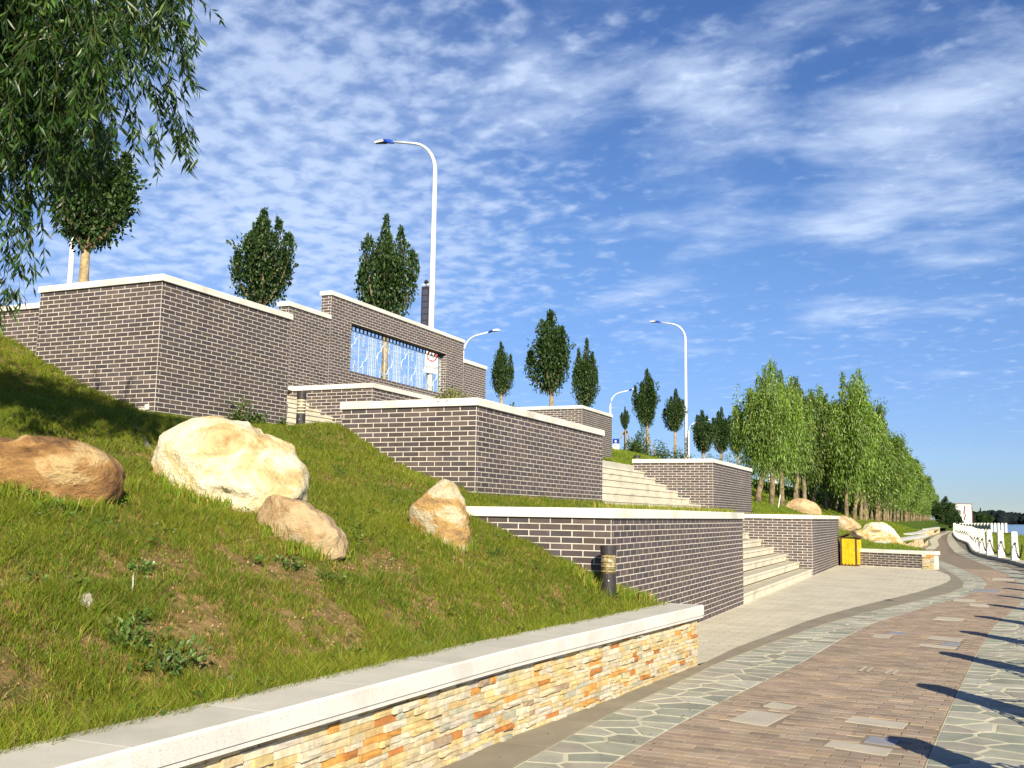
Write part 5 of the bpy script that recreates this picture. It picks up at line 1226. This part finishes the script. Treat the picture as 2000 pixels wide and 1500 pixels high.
# panel stands out from the pole towards the left of the picture
lamp_part('banner_frame', M_DARK, lambda b: (b.box(-0.43, -0.11, -0.03, 0.03, zp1-0.05, zp1), b.box(-0.43, -0.11, -0.03, 0.03, zp0-0.6, zp0-0.55), b.box(-0.43, -0.39, -0.03, 0.03, zp0-0.55, zp1-0.05), b.box(-0.15, -0.11, -0.03, 0.03, zp0-0.55, zp1-0.05)))
lamp_part('banner_panel', MATS['blue_paint'] if False else mat('smoky_panel', (0.06, 0.065, 0.10), rough=0.4, var=0.1), lambda b: b.box(-0.39, -0.15, -0.012, 0.012, zp0-0.55, zp1-0.05))
for k in range(9):
    zz = zp0-0.4+k*0.24
    lamp_part('banner_bar', M_DARK, lambda b, zz=zz: b.box(-0.39, -0.15, -0.026, 0.026, zz, zz+0.025))
lamp_part('banner_finial', M_DARK, lambda b: (b.tube([(-0.25, 0, zp1), (-0.25, 0, zp1+0.12)], 0.02, 6), b.tube([(-0.25, 0, zp1+0.1), (-0.25, 0, zp1+0.17), (-0.25, 0, zp1+0.26)], [0.05, 0.10, 0.03], 8)))
lamp_part('banner_arm', M_WHITE, lambda b: b.tube([(0, 0, zp1+0.08), (-0.43, 0, zp1+0.08)], 0.02, 6))
# speed sign on the same lamp
zs = float(onx(848, 700, -17.5)[2]); zs2 = float(onx(848, 717, -17.5)[2])
def disc(b, x, cy, cz, r0, r1, n=28):
    V = []; Fc = []
    for j in range(n):
        a = 2*math.pi*j/n; V += [(x, cy+math.cos(a)*r0, cz+math.sin(a)*r0), (x, cy+math.cos(a)*r1, cz+math.sin(a)*r1)]
    Fc = [(2*j, 2*j+1, (2*j+3) % (2*n), (2*j+2) % (2*n)) for j in range(n)]; b.add(V, Fc)
sg = empty('speed_sign', (-17.5, y1_-0.02, zs), math.radians(-40)); tag(sg, 'white speed sign with a red ring on the lamp pole, seen through the lattice window', 'sign')
b = MB(); b.cbox(0.17, 0.185, -0.27, 0.27, -0.62, 0.26, 0.004); b.build('board', M_WHITE, sg)
b = MB(); disc(b, 0.190, 0, 0, 0.155, 0.215); b.build('red_ring', M_RED, sg)
def text(body, size, loc, rot, m, parent, name='lettering', extr=0.003):
    c = bpy.data.curves.new(name, 'FONT'); c.body = body; c.size = size; c.align_x = 'CENTER'; c.align_y = 'CENTER'; c.extrude = extr; c.resolution_u = 2
    o = bpy.data.objects.new(name, c); COL.objects.link(o); dg = bpy.context.evaluated_depsgraph_get(); me = bpy.data.meshes.new_from_object(o.evaluated_get(dg))
    bpy.data.objects.remove(o); me.materials.clear(); me.materials.append(m); return obj(name, me, parent, loc, rot)
text('50', 0.20, (0.194, 0, 0), (math.pi/2, 0, math.pi/2), M_GLYPH, sg)
text('限速区域', 0.14, (0.190, 0, -0.42), (math.pi/2, 0, math.pi/2), M_GLYPH, sg)
# blue and white sign on the hill
p = onx(1203, 868, -13.6); zg = float(north_h(p[0], p[1])); sb = empty('park_sign', (p[0], p[1], p[2]), math.radians(-15)); tag(sb, 'small blue and white notice sign in the grass right of the distant brick block', 'sign')
dd = float((p-CAM) @ FW); hw = 7*dd/FPX; hh = 11*dd/FPX
b = MB(); b.box(-hw, hw, -0.02, 0.02, 0.02, hh); b.build('blue_board', M_BLUE, sb)
b = MB(); b.box(-hw, hw, -0.02, 0.02, -hh, 0.018); b.build('white_board', M_WHITE, sb)
b = MB(); n_ = 16; b.add([(math.cos(2*math.pi*j/n_)*hw*0.34, -0.024, hh*0.55+math.sin(2*math.pi*j/n_)*hw*0.34) for j in range(n_)], [tuple(range(n_))]); b.box(-hw*0.7, hw*0.7, -0.024, -0.021, hh*0.12, hh*0.2); b.build('emblem', M_WHITE, sb)
b = MB(); b.box(-hw*0.35, -hw*0.1, -0.024, -0.021, -hh*0.35, -hh*0.12); b.box(hw*0.05, hw*0.4, -0.024, -0.021, -hh*0.62, -hh*0.55); b.build('print', M_GLYPH, sb)
b = MB(); b.tube([(-hw*0.8, 0.03, -hh-0.6), (-hw*0.8, 0.03, hh)], 0.02, 6); b.tube([(hw*0.8, 0.03, -hh-0.6), (hw*0.8, 0.03, hh)], 0.02, 6); b.build('post', M_DARK, sb)
# pale kiosk tower and banners seen between the willow trunks
p = onx(1510, 935, -24.0); bz = empty('white_kiosk', (p[0], p[1], 4.9)); tag(bz, 'slim white pylon with a blue foot glimpsed between willow trunks', 'pylon')
zt = float(onx(1510, 898, -24.0)[2]); b = MB(); b.box(-0.55, 0.55, -0.4, 0.4, 1.0, zt-4.9); b.build('shaft', M_WHITE, bz); b = MB(); b.box(-0.9, 0.9, -0.5, 0.5, 0.0, 1.0); b.build('blue_foot', M_BLUE, bz)

# ------------------------------------------------------------------ bollards
def bollard(label, loc, h, dia, louvre):
    r = empty('lamp_bollard', loc); tag(r, label, 'bollard light')
    R_ = dia/2; n = 24; hs = h*0.45
    b = MB(); b.tube([(0, 0, -0.15), (0, 0, hs)], R_*0.98, n); b.build('shaft', M_DARK, r, False)
    b = MB(); b.tube([(0, 0, h*0.83), (0, 0, h-0.008), (0, 0, h)], [R_*1.03, R_*1.03, R_*0.97], n); b.build('cap', M_DARK, r, False)
    b = MB(); b.tube([(0, 0, hs+0.001), (0, 0, h*0.829)], R_*0.90, n); b.build('diffuser', M_GLASS, r, True)
    for k in range(5 if louvre else 4):
        zz = hs+(h*0.83-hs)*(k+0.5)/(5 if louvre else 4); b = MB(); b.tube([(0, 0, zz-0.008), (0, 0, zz+0.008)], [R_*0.97, R_*0.92], n); b.build('louvre_ring', M_GLASS if not louvre else M_COPE, r, True)
    for k in range(3):
        a = k*2.094+0.6; b = MB(); b.tube([(math.cos(a)*R_*0.88, math.sin(a)*R_*0.88, hs), (math.cos(a)*R_*0.88, math.sin(a)*R_*0.88, h*0.83)], 0.006, 5); b.build('strut', M_GLASS, r)
    b = MB(); b.tube([(R_*0.35, -R_*0.96, hs*0.72), (R_*0.38, -R_*1.02, hs*0.72)], 0.008, 6); b.build('screw', M_STEEL, r)
bp = ony(1188, 1150, 9.90); zl = float(lawn_h(bp[0], bp[1])); zt = float(ony(1188, 1065, 9.90)[2])
bollard('nearest dark lamp bollard with amber band, in grass at the lowest wall corner', (bp[0], 9.90, zl-0.02), zt-zl+0.02, 0.162, False)
bp = ony(587, 826, 14.0); zt = float(ony(587, 766, 14.0)[2]); zb = float(lawn_h(bp[0], 14.0))
bollard('dark lamp bollard with pale louvres in front of the upper stairs', (bp[0], 14.0, zb-0.02), zt-zb+0.02, 0.158, True)
bp = ony(1244, 889.5, 30.0)
bollard('lamp bollard whose dark cap peeks above the right-hand brick planter', (bp[0], 30.0, 2.86), float(bp[2])-2.86, 0.20, False)

# ------------------------------------------------------------------ litter bin
bp = onz(1657, 1106); r = empty('litter_bin', (bp[0], bp[1]+0.15, 0.004), math.radians(-14)); tag(r, 'yellow plank litter bin with a brown gabled roof beside a brick wall', 'litter bin')
w_, h_ = 0.50, 0.93
b = MB(); b.box(-w_/2, w_/2, 0.03, 0.42, 0.02, h_-0.04); b.build('body', M_BROWN, r)
for k in range(4):
    x0 = -0.205+k*0.105; b = MB(); P = [(x0, 0.075), (x0+0.026, 0.045), (x0+0.052, 0.036), (x0+0.078, 0.045), (x0+0.101, 0.075), (x0+0.101, 0.845), (x0, 0.845)]
    b.add([(p_[0], 0.005, p_[1]) for p_ in P]+[(p_[0], 0.028, p_[1]) for p_ in P], [tuple(range(6, -1, -1)) if False else tuple(range(7)), tuple(range(13, 6, -1))]+[(i, i+7, (i+1) % 7+7, (i+1) % 7) for i in range(7)]); b.build('plank', M_YEL, r)
for k in range(4):
    y0 = 0.05+k*0.095; b = MB(); b.box(w_/2+0.001, w_/2+0.02, y0, y0+0.085, 0.05, 0.82); b.build('plank', M_YEL, r)
for sx in (-1, 1):
    b = MB(); V = [(0, -0.04, h_+0.06), (sx*0.31, -0.04, h_-0.055), (sx*0.31, 0.47, h_-0.055), (0, 0.47, h_+0.06)]; V += [(v[0], v[1], v[2]+0.03) for v in V]
    b.add(V, [(0, 1, 2, 3), (4, 7, 6, 5), (0, 4, 5, 1), (1, 5, 6, 2), (2, 6, 7, 3), (3, 7, 4, 0)]); b.build('roof_panel', M_BROWN, r)
b = MB(); b.box(-w_/2-0.01, -w_/2+0.035, -0.005, 0.03, 0.0, h_-0.06); b.box(w_/2-0.035, w_/2+0.01, -0.005, 0.03, 0.0, h_-0.06); b.box(-w_/2+0.036, w_/2-0.036, -0.004, 0.03, 0.0, 0.035); b.build('frame', M_BROWN, r)

# ------------------------------------------------------------------ white posts and chains
def post_mesh():
    b = MB(); s0, s1 = 0.120, 0.100
    def ring(z, s): return [(-s, -s, z), (s, -s, z), (s, s, z), (-s, s, z)]
    lv = [(0, s0), (0.76, s1), (0.77, s1-0.012), (0.785, s1-0.012), (0.795, s1), (0.985, s1-0.006), (1.0, s1-0.018)]
    V = []; Fc = []
    for z, s in lv: V += ring(z, s)
    for k in range(len(lv)-1): Fc += [(4*k+j, 4*k+(j+1) % 4, 4*k+4+(j+1) % 4, 4*k+4+j) for j in range(4)]
    Fc.append(tuple(range(4*len(lv)-4, 4*len(lv)))); return mdata('shaft', V, Fc, M_POST)
PM = post_mesh(); b = MB(); b.tube([(-0.16, 0, 0.61), (0.0, 0, 0.61), (0.16, 0, 0.61)], 0.02, 6); b.tube([(-0.15, 0, 0.61), (-0.175, 0, 0.57)], 0.03, 6); RM = b.me('chain_ring', M_BLACK)
yy = 39.83; ylist = [39.83]
while ylist[-1] < 128: ylist.append(ylist[-1]+2.5)
yb = [8.36+2.5*k for k in range(-4, 13)]
allp = sorted([y for y in yb if y < 38.3]+ylist)
posts = []
vis = {0: 'nearest white granite post at the right edge of the picture, holding a sagging chain', 1: 'second white granite post from the right edge', 2: 'third white granite post from the right edge, beside a gap of green bank', 3: 'fourth white granite post from the right edge', 4: 'fifth white granite post, almost touching the fourth'}
iv = 0
for y in allp:
    x = float(post_x(y)); rz = math.atan2(float(post_x(y+0.5)-post_x(y-0.5)), 1.0)
    r = empty('chain_post', (x, y, 0.115), -rz)
    if y >= 39.8 and iv in vis: lb = vis[iv]; iv += 1
    elif y < 39: lb = 'white granite post beyond the right edge, known by its long shadow on the path'
    else: lb = 'small white granite post in the dense far run along the path'
    tag(r, lb, 'post', 'white granite chain posts along the lakeside'); obj('shaft', PM, r); obj('chain_ring', RM, r, (0, 0, 0), (0, 0, math.pi/2)); posts.append((x, y))
def chain(a, c, detail):
    a = Vector((a[0], a[1], 0.115+0.60)); c = Vector((c[0], c[1], 0.115+0.60)); n = 26 if detail else 10; b = MB()
    d = c-a; dn = d.normalized(); a = a+dn*0.15; c = c-dn*0.15; d = c-a
    P = [a+d*(k/n)+Vector((0, 0, -0.47*4*(k/n)*(1-k/n))) for k in range(n+1)]
    if not detail: b.tube([tuple(p) for p in P], 0.022, 4)
    else:
        for k in range(n):
            p, q = P[k], P[k+1]; t_ = (q-p).normalized(); mid = (p+q)/2; L_ = (q-p).length*0.66
            side = t_.cross(Vector((0, 0, 1))).normalized(); o_ = side if k % 2 else side.cross(t_).normalized()
            pts = [mid+t_*(math.cos(s)*L_)+o_*(math.sin(s)*0.030) for s in np.linspace(0, 2*math.pi, 9)]
            b.tube([tuple(v) for v in pts], 0.0095, 4, cap=False)
    return b
ci = 0
for (a, c) in zip(posts[:-1], posts[1:]):
    if c[1] > 100: break
    if c[1]-a[1] > 3.2: continue
    o = chain(a, c, c[1] < 60 and a[1] > 2).build('chain', M_BLACK)
    lab = {0: 'dark iron chain hanging from the nearest white post out of the picture', 1: 'dark chain between the first and second white posts', 2: 'dark chain between the second and third white posts', 3: 'dark chain between the third and fourth white posts'}
    if c[1] > 39.9: lb = lab.get(ci+1, 'dark chain in the crowded far run of white posts'); ci += 1
    elif c[1] > 38: lb = lab[0]
    else: lb = 'iron chain beyond the right edge, casting a linked shadow on the path'
    tag(o, lb, 'chain', 'chains between the white posts')
a, c = [p for p in posts if p[1] < 39][-1], (float(post_x(39.83)), 39.83)
o = chain((c[0]+0.12, c[1]-2.4), c, True).build('chain', M_BLACK); tag(o, 'dark iron chain hanging from the nearest white post out of the picture', 'chain', 'chains between the white posts')
# white balustrade on the spit
def spit_fence():
    D0 = 142.0; r0 = CAM+ray(1876, 1030)*150; r1 = CAM+ray(1965, 1030)*132
    r = empty('white_balustrade', (r0[0], r0[1], 0.0)); tag(r, 'white balustrade on the spit reaching into the lake, behind the chain posts', 'balustrade')
    n = 15
    for k in range(n):
        t_ = k/(n-1); p = r0+(r1-r0)*t_-np.array(r.location); zt = float((CAM+ray(1876+89*t_, 1021.5)*(150-18*t_))[2]); b = MB(); b.box(p[0]-0.14, p[0]+0.14, p[1]-0.14, p[1]+0.14, -0.3, zt); b.build('post', M_POST, r)
        if k < 10:
            q = r0+(r1-r0)*(k+1)/(n-1)-np.array(r.location); b = MB(); b.add([(p[0], p[1], 0.3), (q[0], q[1], 0.3), (q[0], q[1], zt-0.15), (p[0], p[1], zt-0.15), (p[0], p[1]+0.08, 0.3), (q[0], q[1]+0.08, 0.3), (q[0], q[1]+0.08, zt-0.15), (p[0], p[1]+0.08, zt-0.15)], [(0, 1, 2, 3), (5, 4, 7, 6), (3, 2, 6, 7), (0, 3, 7, 4), (1, 5, 6, 2)]); b.build('panel', M_POST, r)
spit_fence()
b = MB()
V = []; Fc = []
pp0 = CAM+ray(1868, 1030)*155; pp1 = CAM+ray(1972, 1030)*128
b.prism([(pp0[0], pp0[1]-3), (pp1[0]+0.5, pp1[1]-3), (pp1[0]+0.5, pp1[1]+4), (pp0[0], pp0[1]+4)], -1.2, -0.12); tag(b.build('spit', M_FARGRASS), kind='structure')

# ------------------------------------------------------------------ weeds, litter and small things
def weed(label, px, py, w, h, seed, n=160, leaf=(0.02, 0.045), colr=((0.06, 0.12, 0.018), (0.14, 0.22, 0.04))):
    P = cast(px, py, lawn_h); return shrub(label, 0, 0, 0, float(P[2])-0.01, w, h, seed, 'weed', n, colr, leaf=leaf, pos=P)
weed('low dark-leaved weed on the bare patch near the bottom left of the bank', 245, 1255, 0.26, 0.14, 61, 320)
weed('spreading grey-green weed just right of the bare patch, above the granite top', 320, 1300, 0.34, 0.13, 62, 380, colr=((0.08, 0.14, 0.035), (0.17, 0.25, 0.07)))
weed('small weed with a pale flower bud beside the dry stalk', 270, 1120, 0.16, 0.10, 63, 110, colr=((0.06, 0.13, 0.02), (0.12, 0.22, 0.04)))
weed('leafy weed below the brown boulder', 110, 1010, 0.25, 0.12, 64, 200)
weed('tall feathery weed in front of the largest boulder', 456, 985, 0.30, 0.38, 65, 420, leaf=(0.03, 0.07))
weed('bunch of tall grass-like weeds right of the feathery one', 492, 990, 0.22, 0.26, 66, 260, leaf=(0.04, 0.09), colr=((0.05, 0.11, 0.015), (0.11, 0.18, 0.03)))
weed('low weed at the foot of the bare soil in the middle of the bank', 640, 1135, 0.2, 0.09, 67, 150)
weed('green clump of weeds on the bank left of the pointed boulder', 560, 1110, 0.22, 0.10, 68, 170)
for k, (px, py, w, h, lb) in enumerate([(468, 820, 0.36, 0.50, 'leafy bush growing against the front of the tall brick block'), (500, 824, 0.28, 0.22, 'lower right lobe of greenery beside the leafy bush at the tall brick block'), (552, 826, 0.16, 0.14, 'small weed between the leafy bush and the upper bollard')]):
    P = onx(px, py, -10.70); zz = float(lawn_h(P[0], P[1])); shrub(lb, 0, 0, 0, zz, w, h, 80+k, 'weed', 320, ((0.035, 0.075, 0.012), (0.10, 0.16, 0.03)), leaf=(0.04, 0.075), pos=P)
P = onx(880, 790, -6.3); shrub('yellow-green weeds on top of the middle planter below the screen wall', 0, 0, 0, 3.03, 0.5, 0.22, 90, 'weed', 260, ((0.09, 0.12, 0.015), (0.19, 0.21, 0.03)), leaf=(0.03, 0.06), pos=P)
P = onx(1010, 1000, -5.0)
def tuft_line(label, pts, seed, h=0.3, n=60):
    rs = np.random.default_rng(seed); X = []; Y = []; Z = []
    for p in pts:
        a = rs.normal(size=(n, 2))*0.05; X.append(p[0]+a[:, 0]); Y.append(p[1]+a[:, 1]); Z.append(np.full(n, p[2]))
    X, Y, Z = map(np.concatenate, (X, Y, Z)); m_ = len(X)
    blades('grass_tuft', label, X, Y, Z, h*(0.5+0.6*rs.random(m_)), 0.010*np.ones(m_), grass_cols(m_, np.full(m_, 0.15), np.full(m_, 0.3)), lean=0.8)
tuft_line('long grass tufts leaning against the boulders on the bank', [cast(u, v, lawn_h) for u, v in [(330, 965), (380, 985), (430, 995), (520, 1010), (250, 960), (230, 985), (60, 985), (20, 970), (560, 1080), (640, 1085), (820, 1040), (900, 1075), (190, 1000), (0, 985), (90, 1000), (140, 1002), (215, 980), (310, 945), (350, 975), (405, 990), (470, 992), (500, 995), (530, 1045), (590, 1085), (615, 1092), (665, 1088), (680, 1075), (805, 1022), (845, 1060), (870, 1075), (915, 1070)]], 3, 0.12, 70)
tuft_line('tall grass tuft beside the nearest lamp bollard and over the end of the granite top', [cast(u, v, lawn_h) for u, v in [(1165, 1135), (1150, 1150), (1205, 1160), (1225, 1168), (1245, 1172), (1262, 1178), (1130, 1130), (1185, 1160), (1215, 1175), (1110, 1120)]], 4, 0.13, 110)
# small broad-leaved rosettes all over the bank
X, Y = scatter(2600, -9.0, -2.7, 2.6, 10.1, lambda x, y: in_lawn(x, y) & not_boulder(x, y)); k_ = RNG.random(len(X)) < np.clip(0.12+0.35*smoothnoise(X, Y, 1.4, 12), 0.02, 1); X, Y = X[k_], Y[k_]
nl = 16; idx = np.repeat(np.arange(len(X)), nl); kk_ = len(idx); a_ = RNG.uniform(0, 2*np.pi, kk_); sz = (0.5+0.9*RNG.random(len(X)))[idx]; rr_ = 0.035*sz*RNG.random(kk_)
P = np.stack([X[idx]+np.cos(a_)*rr_, Y[idx]+np.sin(a_)*rr_, lawn_h(X[idx], Y[idx])+0.02+0.05*sz*RNG.random(kk_)], -1); D = np.stack([np.cos(a_), np.sin(a_), RNG.uniform(-0.1, 0.7, kk_)], -1); D /= np.linalg.norm(D, axis=1)[:, None]
V, T, C = leaf_cloud(P, D, 0.028*sz*(0.6+0.7*RNG.random(kk_)), 0.015*sz*(0.6+0.7*RNG.random(kk_)), leafcol(kk_, (0.04, 0.09, 0.014), (0.11, 0.19, 0.03), (0.20, 0.12, 0.04), 0.06))
o = obj('ground_weeds', fastmesh('ground_weeds', V, np.zeros((0, 4), int), T, M_LEAFD, C)); tag(o, 'small broad-leaved weeds scattered through the grass of the bank', 'weeds', kind='stuff')
X, Y = scatter(26000, -8.5, -2.7, 2.6, 10.1, lambda x, y: in_lawn(x, y) & not_boulder(x, y))
dr = 0.46+0.42*smoothnoise(X, Y, 0.9, 5)+0.52*smoothnoise(X, Y, 2.6, 6)+0.34*smoothnoise(X, Y, 5.1, 2); k_ = (dr > 0.72) & (RNG.random(len(X)) < 0.8); X, Y = X[k_], Y[k_]; n = len(X)
s_ = 0.004+0.013*RNG.random(n)**3; B = np.array([(1, 0, 0), (0, 1, 0), (-1, 0, 0), (0, -1, 0), (0, 0, 1), (0, 0, -1)], float)
V = np.stack([X, Y, lawn_h(X, Y)+0.003], -1)[:, None, :]+B[None]*s_[:, None, None]*RNG.uniform(0.5, 1.2, (n, 6, 1))
T = (np.array([(0, 1, 4), (1, 2, 4), (2, 3, 4), (3, 0, 4), (1, 0, 5), (2, 1, 5), (3, 2, 5), (0, 3, 5)])[None]+(np.arange(n)*6)[:, None, None]).reshape(-1, 3)
M_CLOD = mat('soil_clods', (0.30, 0.205, 0.10), rough=1.0, var=0.35, vscale=40)
o = obj('soil_clods', fastmesh('soil_clods', V.reshape(-1, 3), np.zeros((0, 4), int), T, M_CLOD)); tag(o, 'crumbs of dry soil on the bare spots of the bank', 'soil', kind='stuff')
# crumpled grey scrap and dry stalk on the bare soil
P = cast(165, 1178, lawn_h); rs = random.Random(4); V, Fc = ICO3
Vv = []
for v in V:
    f_ = 1+0.35*noise.noise(Vector((v[0]*2.2, v[1]*2.2, v[2]*2.2+7))); Vv.append((v[0]*0.075*f_, v[1]*0.042*f_, v[2]*0.030*f_))
o = obj('litter_scrap', mdata('litter_scrap', Vv, Fc, M_LITTER), loc=(P[0], P[1], P[2]+0.012), rot=(0.2, 0.35, -0.6)); tag(o, 'crumpled grey scrap lying on bare soil in the foreground grass', 'litter')
P = cast(256, 1160, lawn_h); b = MB(); b.tube([(0, 0, 0), (0.01, 0, 0.05), (-0.004, 0.01, 0.09), (0.012, 0, 0.12)], [0.006, 0.004, 0.005, 0.002], 5); o = b.build('dry_stalk', M_CONC, loc=tuple(P)); tag(o, 'bleached dry stalk standing right of the grey scrap', 'stalk')
P = cast(295, 1116, lawn_h); b = MB(); b.tube([(0, 0, 0.03), (0.012, 0, 0.045), (0.02, 0, 0.06)], [0.003, 0.009, 0.003], 6); o = b.build('flower_bud', M_WHITE, loc=tuple(P)); tag(o, 'tiny white flower bud in the grass above the grey scrap', 'flower')
# thin grey tube along a curved line on the shaded bank
cpts = [cast(u, v, lawn_h) for u, v in [(236, 812), (252, 825), (268, 842), (281, 860), (290, 880)]]
b = MB(); b.tube([(p_[0], p_[1], p_[2]+0.0) for p_ in cpts], 0.035, 6); o = b.build('grey_edging', M_BAND); tag(o, 'thin curved grey edging crossing the shaded bank left of the largest boulder', 'edging')
# white plaster splash at the foot of the tall block
b = MB(); 
for (u0_, u1_, v0_, v1_) in [(262, 272, 800, 806), (272, 284, 797, 806), (284, 291, 790, 800), (280, 301, 809, 816)]:
    A = ony(u0_, v0_, 11.507); Bq = ony(u1_, v1_, 11.507); b.box(A[0], Bq[0], 11.496, 11.508, Bq[2], A[2])
o = b.build('plaster_splash', M_COPE); tag(o, 'white plaster splash at the foot of the tall brick corner', 'plaster')
# fallen leaves and crumbs on the paving
M_LEAFDRY = mat('dry_leaf', (0.13, 0.085, 0.03), rough=0.9, var=0.3)
rs = np.random.default_rng(31); P = []; 
for k in range(420):
    y = rs.uniform(5, 24)**1.0; x = rs.uniform(float(f_pi(y)), float(f_kb(y))) if rs.random() < 0.6 else float(f_fb(y))+rs.normal()*0.08
    P.append((x, y, 0.016))
P = np.array(P); D = rs.normal(size=(len(P), 3))*np.array([1, 1, 0.12]); D /= np.linalg.norm(D, axis=1)[:, None]
V, T, C = leaf_cloud(P, D, rs.uniform(0.006, 0.03, len(P)), rs.uniform(0.004, 0.012, len(P)), leafcol(len(P), (0.06, 0.04, 0.02), (0.14, 0.09, 0.03)))
V[:, 2] = np.clip(V[:, 2], 0.012, 0.03)
o = obj('leaf_debris', fastmesh('leaf_debris', V, np.zeros((0, 4), int), T, M_LEAFD, C)); tag(o, 'scattered dry leaf crumbs on the paving', 'leaf litter', kind='stuff')
P = onz(1735, 1174); b = MB(); b.add([(0, 0, 0.01), (0.10, 0.03, 0.02), (0.22, 0, 0.012), (0.11, -0.06, 0.03)], [(0, 1, 2, 3)]); o = b.build('fallen_leaf', M_LEAFDRY, loc=(P[0]-0.1, P[1], 0.006)); tag(o, 'single dry leaf lying on the pale plaza', 'leaf')
